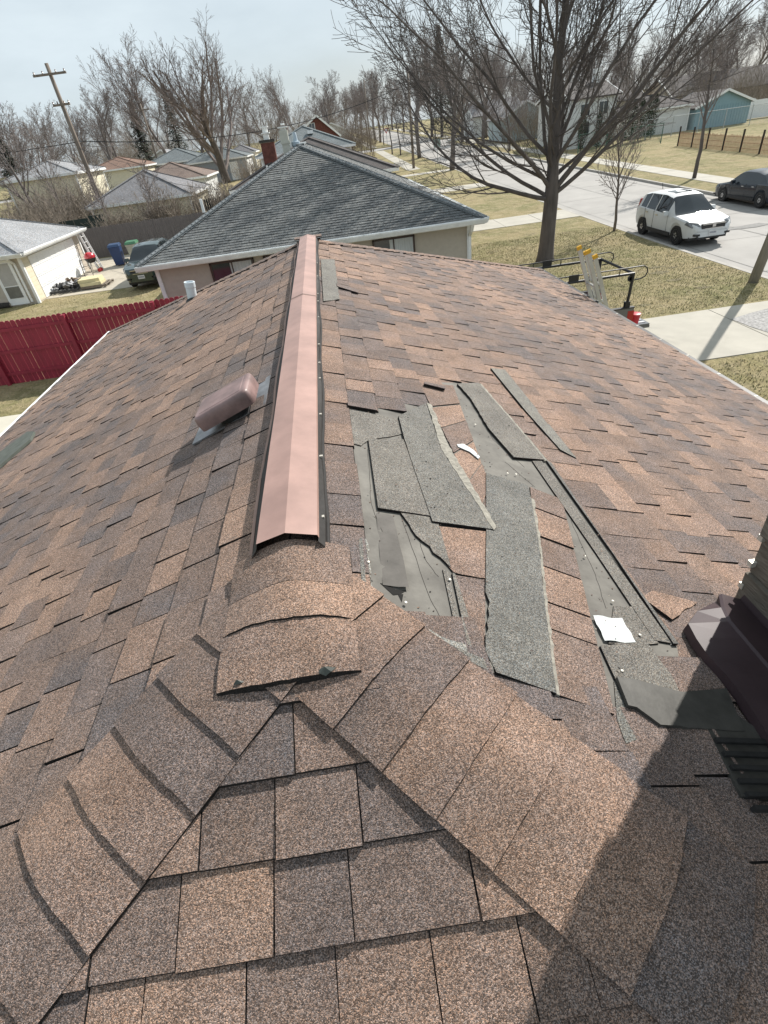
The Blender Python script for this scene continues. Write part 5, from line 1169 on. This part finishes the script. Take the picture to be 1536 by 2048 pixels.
def make_car(name, label, cat, S, paint, group=None):
    """S: profile tables along x (rear 0 .. front L); car faces +x"""
    L, HW = S['L'], S['hw']; t = thing(name, label, cat, group=group); ra = S['wr']+.07; xs = [L*i/72 for i in range(73)]; K = 8
    rings = []
    for x in xs:
        zb = interp(S['bot'], x); zw = interp(S['belt'], x); zr = interp(S['roof'], x); hw = HW*interp(S['plan'], x); zr = max(zr, zw+.015); gh = min(1, max(0, (zr-zw)/.5))
        rwid = hw*(.94-.24*gh)
        za = zb
        for xw in S['wx']:
            d = abs(x-xw)
            if d < ra: za = max(za, S['wr'] + math.sqrt(ra*ra-d*d))
        arch = za > zb+.02
        rings.append([(0, zb), (hw*.80, zb), (hw*(.975 if arch else .94), min(za+.01, zw-.12)), (hw*(1.0 if not arch else 1.012), max(za+.05, zb+.20) if not arch else min(za+.05, zw-.08)), (hw*1.0, zw-.07 if not arch else zw-.04), (hw*.955, zw+.0), (rwid, max(zr-.05*gh, zw+.008)), (rwid*.80, zr+.0), (0, zr+.022)])
    mb, gl = MB(), MB(); NN = 9; b0 = 0
    for x, rg_ in zip(xs, rings):
        for s_ in (1, -1):
            for q in rg_: mb.v.append((x, s_*q[0], q[1]))
    gl.v = list(mb.v); NR = 2*NN
    for i in range(len(xs)-1):
        xm = (xs[i]+xs[i+1])/2
        for s_ in (0, 1):
            for j in range(NN-1):
                f = [i*NR+s_*NN+j, (i+1)*NR+s_*NN+j, (i+1)*NR+s_*NN+j+1, i*NR+s_*NN+j+1]
                side = j == 5 and any(a < xm < b_ for a, b_ in S['side']); scr = j >= 6 and any(a < xm < b_ for a, b_ in S['scr'])
                (gl if side or scr else mb).face(f if s_ == 0 else f[::-1])
    for i in (0, len(xs)-1):
        for j in range(NN-1): mb.face([i*NR+j, i*NR+j+1, i*NR+NN+j+1, i*NR+NN+j])
    o = mb.build('body', paint, t); smooth_angle(o, 32)
    # keep only used verts of the glass
    used = sorted({q for f in gl.f for q in f}); mp_ = {q: k for k, q in enumerate(used)}; g2 = MB(); g2.v = [tuple(Vector(gl.v[q])) for q in used]; g2.f = [[mp_[q] for q in f] for f in gl.f]; g2.c = [None]*len(g2.f); g2.mi = [0]*len(g2.f); g = g2.build('window', GLASSC, t, smooth=False); smooth_angle(g, 30)
    for xw in S['wx']:
        for s_ in (-1, 1): wheel(t, xw, s_*(HW-.115), S['wr'], s_, spokes=S.get('sp', 5))
        mb = MB(); mb.box((xw, 0, S['wr']+.12), (ra*2-.04, HW*1.9, S['wr']*1.3)); mb.build('wheel_arch', BPL, t)
    zl = S['zl']
    for s_ in (-1, 1):
        mb = MB(); pr = [(L-.10, s_*HW*.52, zl-.02), (L-.20, s_*HW*.84, zl-.06), (L-.50, s_*HW*.985, zl+.04), (L-.46, s_*HW*.94, zl+.14), (L-.16, s_*HW*.62, zl+.10)]
        top = [Vector(p)+Vector((.045, s_*.02, .01)) for p in pr]; mb.prism(top, [Vector(p)-Vector((.08, s_*.03, 0)) for p in pr]); mb.build('headlight', LENS, t)
        mb = MB(); k_ = interp(S['plan'], .08); mb.prism([(.0, s_*HW*k_*.90, S['zt']-.1), (.20, s_*(HW*interp(S['plan'], .2)+.012), S['zt']-.08), (.22, s_*(HW*interp(S['plan'], .22)*.93), S['zt']+S['ht']), (.05, s_*HW*k_*.84, S['zt']+S['ht'])], [(.1, s_*HW*.6, S['zt']-.1), (.3, s_*HW*.7, S['zt']-.1), (.3, s_*HW*.65, S['zt']+S['ht']), (.14, s_*HW*.6, S['zt']+S['ht'])]); mb.build('taillight', REDL, t)
        mb = MB(); mx_ = S['mirror']; zm = interp(S['belt'], mx_)+.07; mb.box((mx_, s_*(HW+.10), zm), (.13, .20, .15), taper=.8); smooth_angle(mb.build('mirror', paint, t))
        mb = MB(); mb.box((L-.06, s_*HW*.66, zl-.30), (.12, .22, .07)); mb.build('fog_lamp', BPL, t)
    mb = MB(); mb.box((L-.05, 0, zl-.02), (.09, HW*1.02, .19)); mb.box((L-.06, 0, zl-.36), (.10, HW*1.30, .13)); gr_ = mb.build('grille', BPL, t)
    mb = MB(); mb.box((L+.012, 0, zl+.055), (.02, HW*1.0, .028)); mb.box((L+.016, 0, zl), (.02, .13, .10)); mb.box((L+.012, 0, zl-.09), (.02, HW*.8, .02)); mb.build('chrome_trim', CHR, gr_)
    mb = MB(); mb.box((L+.02, 0, zl-.24), (.015, .31, .155)); pl_ = mb.build('number_plate', PLT, t)
    mb = MB()
    for k in range(6): mb.box((L+.029, -.11+k*.044, zl-.24), (.004, .022, .06))
    mb.build('plate_characters', M('plate_ink', (.05, .06, .12), .6), pl_)
    mb = MB(); mb.box((L*.5, 0, S['wr']*.85), (L-.5, HW*1.7, .12)); mb.build('underbody', BPL, t)
    for (a, b_) in S['pillars']:
        for s_ in (-1, 1):
            pass
    gapm = M('panel_gap', (.05, .05, .055), .8)
    for s_ in (-1, 1):
        for xd in S['doors']:
            zt = interp(S['belt'], xd); mb = MB(); mb.box((xd, s_*(HW*1.0-.002), (zt+.32)/2+.02), (.012, .012, zt-.36)); mb.build('door_line', gapm, t)
        for xh in S['handles']: mb = MB(); mb.box((xh, s_*(HW+.012), interp(S['belt'], xh)-.12), (.17, .03, .03)); mb.build('door_handle', CHR, t)
        mb = MB(); mb.box2((S['wx'][0]+S['wr']+.08, s_*(HW-.03), .27), (S['wx'][1]-S['wr']-.08, s_*(HW+.012), .40)); mb.build('sill', BPL, t)
    return t
WPAINT = M('paint_white', (.60, .62, .63), .5, var=.02, spec=.3); DPAINT = M('paint_dark_grey', (.014, .020, .028), .25, var=.05, coat=.35, spec=.4); GPAINT = M('paint_dark_green', (.008, .030, .028), .2, var=.05, coat=1.); BPAINT = M('paint_blue', (.03, .06, .2), .2, coat=1.)
SUV = dict(L=4.5, hw=.90, wr=.345, wx=(.86, 3.50), sp=5, bot=[(0, .42), (.5, .30), (4.0, .28), (4.5, .36)], belt=[(0, 1.02), (.3, 1.10), (1.5, 1.06), (3.0, .98), (3.25, .99), (4.0, .90), (4.35, .78), (4.5, .62)],
           roof=[(0, 1.04), (.08, 1.22), (.42, 1.56), (.9, 1.64), (2.0, 1.66), (2.45, 1.60), (3.25, 1.0), (4.5, .6)], plan=[(0, .78), (.12, .90), (.5, .98), (2, 1.0), (3.6, 1.0), (4.1, .95), (4.35, .84), (4.5, .62)],
           side=[(.50, .93), (.99, 1.68), (1.76, 2.62)], scr=[(2.50, 3.22), (.04, .34)], pillars=[], zl=.74, zt=1.0, ht=.34, mirror=2.72, doors=(1.70, .98, 2.78), handles=(1.15, 1.95))
SEDAN = dict(L=4.8, hw=.90, wr=.33, wx=(.98, 3.78), sp=7, bot=[(0, .40), (.5, .26), (4.3, .24), (4.8, .32)], belt=[(0, .92), (.3, .98), (1.0, .98), (2.5, .94), (3.4, .90), (4.3, .80), (4.65, .68), (4.8, .52)],
             roof=[(0, .94), (.75, 1.02), (1.35, 1.36), (1.9, 1.44), (2.6, 1.44), (2.9, 1.38), (3.55, .93), (4.8, .5)], plan=[(0, .76), (.15, .90), (.6, .98), (2, 1.0), (3.9, 1.0), (4.4, .93), (4.65, .82), (4.8, .58)],
             side=[(1.05, 1.42), (1.48, 2.10), (2.18, 2.98)], scr=[(2.95, 3.5), (.80, 1.32)], pillars=[], zl=.62, zt=.78, ht=.16, mirror=3.0, doors=(2.14, 1.40, 3.15), handles=(1.6, 2.35))
OLD = dict(SUV, hw=.88, belt=[(0, 1.02), (.3, 1.08), (1.5, 1.05), (3.0, 1.02), (3.3, 1.03), (4.0, .98), (4.38, .90), (4.5, .72)], zl=.80, scr=[(2.50, 3.22), (.04, .34)])
car = make_car('parked_car', 'white SUV parked at the near kerb, facing the camera', 'car', SUV, WPAINT)
a0, a1 = gt(1352, 490, -.115), gt(1287, 468, -.115)   # front and rear wheel on the kerb side
wb = 3.50-.86; fy = (a0.y+a1.y)/2; cxw = a0.x + .785
car.rotation_euler.z = math.radians(-90); car.location = (cxw, fy+wb/2+.86+.1, TZ(fy)-.115); car.scale = (1.02, 1.0, 1.0)
mb = MB(); mb.box((1.85, 0, 1.668), (.62, .70, .012)); mb.build('sunroof', GLASSC, car); mb = MB(); mb.tube([(.55, 0, 1.64), (.45, 0, 1.86)], .012, 5); mb.build('antenna', BPL, car)
sed = make_car('parked_car', 'dark grey sedan parked across the road, cut by the picture edge', 'car', SEDAN, DPAINT)
b0_, b1_ = gt(1443, 402, -.115), gt(1512, 415, -.115); sed.rotation_euler.z = math.radians(90); sed.location = (b0_.x+.80, b0_.y-3.78-.05, TZ(27)-.115)
suv = make_car('parked_car', 'dark green SUV facing the camera beside the neighbour house', 'car', OLD, GPAINT)
s0, s1 = gt(259, 583), gt(305, 578); suv.rotation_euler.z = math.radians(-90); suv.location = ((s0.x+s1.x)/2+.35, s0.y+4.1, TZ(30)+.02)
blu = make_car('parked_car', 'blue car mostly hidden behind the neighbour roof edge', 'car', SEDAN, BPAINT); g_ = gt(790, 345); blu.rotation_euler.z = math.radians(0); blu.location = (g_.x-4.6, g_.y-.5, TZ(g_.y)+.01)
wv_ = dup(sed, (-25.2, 108, TZ(108)), math.radians(-60), 'pale car parked far off between the left garages and the spruce')
for ch in wv_.children:
    if ch.name.startswith('body'): ch.data = ch.data.copy(); ch.data.materials[0] = WPAINT
# ---- work truck with ladder rack in our driveway
TG = M('truck_grey', (.12, .125, .13), .3, coat=.6, var=.05); RK = M('rack_black', (.012, .012, .013), .45)
TX, TY0, TY1 = 6.72, 11.85, 13.60; tr = thing('pickup_truck', 'grey pickup with a black ladder rack and lowered tailgate in the driveway', 'truck', (TX, (TY0+TY1)/2, 0)); hy = (TY1-TY0)/2
def tb_(a, b_, name, mat, par=None): mb = MB(); mb.box2(a, b_); return mb.build(name, mat, par or tr)
for s_ in (-1, 1):
    bs = tb_((-1.95, s_*hy-s_*.07, .55), (0, s_*hy, 1.18), 'bed_side', TG); tb_((-1.95, s_*hy-s_*.09, 1.181), (.01, s_*hy+s_*.01, 1.205), 'bed_rail', BPL, bs)
    mb = MB(); mb.prism([(.012, s_*hy, .72), (.012, s_*hy-s_*.16, .72), (.012, s_*hy-s_*.16, 1.12), (.012, s_*hy, 1.12)], [(-.14, s_*(hy+.006), .72), (-.10, s_*hy-s_*.16, .72), (-.10, s_*hy-s_*.16, 1.12), (-.14, s_*(hy+.006), 1.12)]); mb.build('taillight', REDL, tr)
tb_((-1.95, -hy+.08, .60), (-.01, hy-.08, .66), 'bed_floor', BPL); tb_((-2.0, -hy, .55), (-1.955, hy, 1.18), 'bed_front', TG)
mb = MB(); mb.box2((.02, -hy+.17, .66), (.55, hy-.17, .70)); mb.box2((.02, -hy+.17, .60), (.56, hy-.17, .655)); tg_ = mb.build('tailgate', TG, tr)
mb = MB()
for i in range(7): mb.box2((.08, -hy+.28+i*.18, .701), (.50, -hy+.36+i*.18, .712))
mb.build('tailgate_rib', M('worn_metal', (.4, .41, .42), .4, metal=.5, var=.3, scale=12), tg_)
tb_((.0, -hy+.02, .40), (.22, hy-.02, .58), 'bumper', CHR)
mb = MB(); mb.prism([(-2.02, y_, z_) for y_, z_ in ((-hy, .5), (hy, .5), (hy, 1.15), (hy-.14, 1.72), (-hy+.14, 1.72), (-hy, 1.15))], [(-3.5, y_, z_) for y_, z_ in ((-hy, .5), (hy, .5), (hy, 1.12), (hy-.16, 1.70), (-hy+.16, 1.70), (-hy, 1.12))]); mb.prism([(-3.5, y_, z_) for y_, z_ in ((-hy, .5), (hy, .5), (hy, 1.1), (hy-.14, 1.70), (-hy+.14, 1.70), (-hy, 1.1))], [(-4.1, y_, z_) for y_, z_ in ((-hy, .5), (hy, .5), (hy, 1.05), (hy-.08, 1.12), (-hy+.08, 1.12), (-hy, 1.05))]); mb.prism([(-4.1, y_, z_) for y_, z_ in ((-hy, .45), (hy, .45), (hy, 1.05), (-hy, 1.05))], [(-5.2, y_, z_) for y_, z_ in ((-hy+.1, .45), (hy-.1, .45), (hy-.1, .95), (-hy+.1, .95))]); mb.build('cab', TG, tr)
mb = MB(); mb.poly([(-2.015, -hy+.22, 1.2), (-2.015, hy-.22, 1.2), (-2.015, hy-.26, 1.62), (-2.015, -hy+.26, 1.62)]); mb.build('window', GLASSC, tr)
for xw in (-.95, -4.3):
    for s_ in (-1, 1): wheel(tr, xw, s_*(hy-.10), .37, s_)
rk = None; zt = 1.93
def rtube(name, pts, r, par=None, n=8): mb = MB(); mb.tube(pts, r, n); return mb.build(name, RK, par or rk_)
mb = MB(); mb.tube([(-.12, -hy+.06, zt), (-.12, hy-.06, zt)], .03, 8); rk_ = mb.build('ladder_rack', RK, tr)
for s_ in (-1, 1):
    y_ = s_*(hy-.05)
    rtube('rack_rail', [(-3.9, y_, zt), (-.10, y_, zt)], .03); rtube('rack_rail', [(-3.9, y_, zt+.13), (-.5, y_, zt+.13), (.08, y_, zt+.135), (.17, y_, zt+.09), (.2, y_, zt+.0), (.16, y_, zt-.09), (.06, y_, zt-.13), (-.08, y_, zt-.14)], .014)
    for xq in (-.45, -1.15, -1.85, -2.55): rtube('rack_stay', [(xq, y_, zt), (xq, y_, zt+.13)], .011)
    rtube('rack_leg', [(-.12, y_, zt), (-.15, y_, 1.45), (-.17, y_, 1.21)], .034); rtube('rack_leg', [(-1.85, y_, zt), (-1.87, y_, 1.21)], .034)
    mb = MB(); mb.box((-.165, y_, 1.26), (.12, .08, .14)); mb.build('rack_foot', RK, rk_)
    mb = MB(); mb.lathe([(.07, -.02), (.07, .02), (.045, .02), (.045, -.02)], (-.17, y_+s_*.0, zt-.10), 14, Matrix.Rotation(math.radians(90), 3, 'X')); mb.build('tie_ring', RK, rk_)
    mb = MB(); mb.box((-1.5, y_, zt+.065), (.22, .03, .17)); mb.build('rack_bracket', RK, rk_)
rtube('rack_bar', [(-1.86, -hy+.06, zt), (-1.86, hy-.06, zt)], .028)
mb = MB(); c = atz(1290, 628, .95); mb.lathe([(.10, 0), (.13, .22), (.135, .24), (.11, .25)], (c.x, c.y, .70), 14); 
o = mb.build('red_bucket', M('bucket_red', (.45, .012, .03), .4)); smooth_angle(o); tag(o, 'red bucket standing on the lowered tailgate of the pickup', 'bucket')
o.location = (6.92-c.x, 12.12-c.y, .012)

# ---- ladders
ALU = M('ladder_aluminium', (.50, .50, .47), .38, metal=.45, var=.12, scale=6); YEL = M('ladder_cap_yellow', (.65, .36, .02), .5)
def ladder(label, foot, top, w, mat, capm_=None, offs=((0, 0),), rung=.3, cat='ladder', name='extension_ladder', side=None):
    foot, top = Vector(foot), Vector(top); t = thing(name, label, cat, foot); D = top-foot; L = D.length; D.normalize(); S_ = Vector(side).normalized(); Nn_ = D.cross(S_).normalized()
    for k, (o_, sh_) in enumerate(offs):
        for s_ in (-1, 1):
            a = S_*(s_*w/2+sh_) + Nn_*o_; mb = MB(); mb.bar(a, a+D*(L-.12*k), .03, .06, up=Nn_); mb.build('ladder_rail', mat, t)
            if capm_: mb = MB(); mb.bar(a+D*(L-.12*k), a+D*(L-.12*k+.055), .038, .07, up=Nn_); mb.build('rail_cap', capm_, t)
        n_ = int(L/rung)
        for i in range(1, n_): mb = MB(); a = Nn_*o_+D*(i*rung)+S_*sh_; mb.tube([a-S_*(w/2), a+S_*(w/2)], .017, 6); mb.build('rung', mat, t)
    return t
lt = atx(1168, 503, 3.80); lf = Vector((5.05, lt.y+.05, 0)); 
ladder('aluminium extension ladder with yellow tips leaning on the right gutter', lf, lt, .33, ALU, YEL, ((0, 0), (-.08, .0)), side=(0, 1, 0))
WAL = M('ladder_white', (.62, .62, .62), .4, var=.1)
ladder('white ladder leaning on the garage wall right of its white door', (-13.6, 34.6, .28), (-14.15, 34.95, 2.5), .36, WAL, None, ((0, 0), (-.08, .0)), side=(.25, 1, 0))

# ================================================================== YARD THINGS
def bin_(label, x, y, body, lid):
    t = thing('wheeled_bin', label, 'bin', (x, y, TZ(y)+.02), math.radians(R.uniform(-8, 8))); mb = MB()
    mb.prism([(-.30, -.35, 1.0), (.30, -.35, 1.0), (.30, .35, 1.0), (-.30, .35, 1.0)], [(-.24, -.25, .06), (.24, -.25, .06), (.24, .27, .06), (-.24, .27, .06)]); mb.box((0, -.36, .95), (.62, .03, .07)); mb.build('bin_body', body, t)
    mb = MB(); mb.prism([(-.29, -.30, 1.12), (.29, -.30, 1.12), (.29, .30, 1.14), (-.29, .30, 1.14)], [(-.33, -.40, 1.01), (.33, -.40, 1.01), (.33, .38, 1.01), (-.33, .38, 1.01)]); mb.build('lid', lid, t)
    mb = MB(); mb.tube([(-.28, .44, 1.0), (.28, .44, 1.0)], .02, 6); mb.build('handle', BPL, t)
    for s_ in (-1, 1): mb = MB(); mb.lathe([(.12, -.03), (.12, .03)], (s_*.27, .28, .12), 14, Matrix.Rotation(math.radians(90), 3, 'Y')); mb.build('wheel', RUB, t)
b1 = gt(240, 533); bin_('dark blue wheeled rubbish bin by the grey fence', b1.x, b1.y+.3, M('bin_blue', (.018, .045, .13), .5), M('bin_blue_lid', (.02, .05, .12), .5)); bin_('beige wheeled bin with a green lid next to the blue bin', b1.x+.95, b1.y+.5, M('bin_beige', (.36, .36, .30), .6), M('bin_green', (.05, .16, .08), .5))
gq = gt(192, 545); grl = thing('kettle_grill', 'red lidded charcoal grill beside the white ladder', 'grill', (gq.x, gq.y, TZ(gq.y)+.02)); mb = MB(); mb.lathe([(.30, .76), (.31, .82), (.27, .93), (.16, 1.02), (.04, 1.05)], (0, 0, 0), 18); smooth_angle(mb.build('lid', M('grill_red', (.5, .015, .03), .25, coat=1.), grl), 50)
mb = MB(); mb.lathe([(.08, .50), (.20, .54), (.29, .66), (.30, .75)], (0, 0, 0), 18); smooth_angle(mb.build('bowl', RK, grl), 50)
for a in (.5, 2.6, 4.7): mb = MB(); mb.tube([(math.cos(a)*.15, math.sin(a)*.15, .56), (math.cos(a)*.33, math.sin(a)*.33, 0)], .014, 6); mb.build('leg', RK, grl)
for s_ in (-1, 1): mb = MB(); mb.lathe([(.1, -.02), (.1, .02)], (.3, s_*.16, .1), 12, Matrix.Rotation(math.radians(90), 3, 'X')); mb.build('wheel', M('wheel_red', (.35, .02, .02), .6), grl)
hq = gt(185, 572); ht_ = thing('hand_truck', 'black two-wheeled hand truck lying beside the pallets', 'hand truck', (hq.x-.2, hq.y+.6, TZ(hq.y)+.03), math.radians(20)); mb = MB()
for s_ in (-1, 1): mb.tube([(s_*.2, 0, .1), (s_*.2, .15, .6), (s_*.19, .3, 1.1)], .016, 6)
for z_ in (.2, .5, .8, 1.1): mb.tube([(-.2, z_*.27, z_), (.2, z_*.27, z_)], .013, 6)
mb.box((0, -.12, .05), (.42, .25, .02)); mb.build('frame', RK, ht_)
for s_ in (-1, 1): mb = MB(); mb.lathe([(.13, -.03), (.13, .03)], (s_*.26, .02, .13), 14, Matrix.Rotation(math.radians(90), 3, 'Y')); mb.build('wheel', RUB, ht_)
PALW = M('pallet_wood', (.20, .165, .13), .9, var=.3, scale=6); PALD = M('pallet_dark', (.05, .05, .05), .8, var=.3); BND = M('bundle_yellow', (.62, .55, .33), .7, var=.12, scale=5)
def pallet(label, x, y, mat, L=1.2, Wd=1.0, z=0, rz=0):
    t = thing('pallet', label, 'pallet', (x, y, TZ(y)+.03+z), rz)
    for i in range(7): mb = MB(); q = -L/2+.05+i*(L-.1)/6; mb.box((q, 0, .125), (.11, Wd, .02)); mb.build('slat', mat, t)
    for i in range(3): mb = MB(); q = -Wd/2+.05+i*(Wd-.1)/2; mb.box((0, q, .07), (L, .07, .09)); mb.build('bearer', mat, t)
    return t
pq_ = gt(200, 578); pallet('grey wooden pallet under the yellow bundles, nearest the car', pq_.x-.3, pq_.y+.7, PALW, 1.3, 1.2); pallet('dark pallet in the middle beneath the roofing rubbish', pq_.x-1.75, pq_.y+.6, PALD, 1.4, 1.2); pallet('dark pallet nearest the white garage door', pq_.x-3.1, pq_.y+.45, PALD, 1.2, 1.1)
for i, (dx, dy, dz, lb) in enumerate(((-.45, .6, .15, 'lowest pale yellow bundle lying on the grey pallet'), (-.55, .72, .30, 'topmost pale yellow bundle on the grey pallet, set back'))):
    mb = MB(); n_ = 10; L2, W2, H2 = 1.05, .95, .14
    top, bot = [], []
    for k in range(28):
        a = k/28*math.tau; c2, s2 = math.cos(a), math.sin(a); m_ = max(abs(c2), abs(s2)); px_, py_ = c2/m_*L2/2, s2/m_*W2/2; w_ = 1+.02*math.sin(k*2.3); top.append((px_*w_*.97, py_*w_*.97, H2)); bot.append((px_*w_, py_*w_, 0))
    mb.prism(top, bot); o = mb.build('shingle_bundle', BND); o.location = (pq_.x+dx, pq_.y+dy, TZ(pq_.y)+.03+dz); o.rotation_euler.z = .06*i; tag(o, lb, 'bundle')
rg = random.Random(3)
def heap(name, label, cat, x, y, z, n, r, mat, s=(.1, .3)):
    mb = MB()
    for _ in range(n):
        c = Vector((rg.gauss(0, r), rg.gauss(0, r*.6), abs(rg.gauss(0, r*.25)))); Mx = Matrix.Rotation(rg.uniform(0, 6), 3, Vector((rg.random(), rg.random(), rg.random()+.1)).normalized()); mb.box(c, (rg.uniform(*s), rg.uniform(*s)*.7, rg.uniform(.01, .04)), Mx, (rg.choice((.05, .12, .3, .45)),)*3)
    o = mb.build(name, mat); o.location = (x, y, TZ(y)+z); o['kind'] = 'stuff'; return tag(o, label, cat)
jm = bpy.data.materials.new('scrap_mix'); jm.use_nodes = True; a_ = jm.node_tree.nodes.new('ShaderNodeAttribute'); a_.attribute_name = 'tone'; jm.node_tree.links.new(a_.outputs['Color'], jm.node_tree.nodes['Principled BSDF'].inputs['Base Color'])
heap('scrap_heap', 'heap of torn roofing scraps on the dark pallets', 'scrap', pq_.x-1.9, pq_.y+.65, .2, 70, .35, jm)
heap('scrap_heap', 'loose brown and black rubbish before the white garage door', 'scrap', pq_.x-2.3, pq_.y+2.2, .05, 60, .4, M('scrap_brown', (.12, .08, .05), .9, var=.5, scale=9))
lq = gt(22, 612)
LOG = M('log_bark', (.05, .045, .04), .95, var=.4, scale=8); LOGE = M('log_end', (.30, .26, .20), .9)
for i, (dx, dy, dz, r_, lb) in enumerate(((0, 0, .13, .15, 'black log nearest the white storm door'), (-.35, -.25, .11, .12, 'thin log in front of the black log'), (-.75, .1, .14, .16, 'thick log left of the black log, at the picture edge'), (-.3, .3, .33, .13, 'log lying on top of the small log pile'))):
    t = thing('log', lb, 'log', (lq.x+dx, lq.y+dy, TZ(lq.y)+dz), math.radians(-15+i*9)); mb = MB(); mb.tube([(-.6, 0, 0), (0, 0, .01), (.55, 0, 0)], [r_, r_*1.05, r_*.95], 10); mb.build('bark', LOG, t, smooth=True); mb = MB(); mb.lathe([(r_*.85, .55), (r_*.8, .56)], (0, 0, 0), 10, Matrix.Rotation(math.radians(90), 3, 'Y')); mb.build('cut_end', LOGE, t)
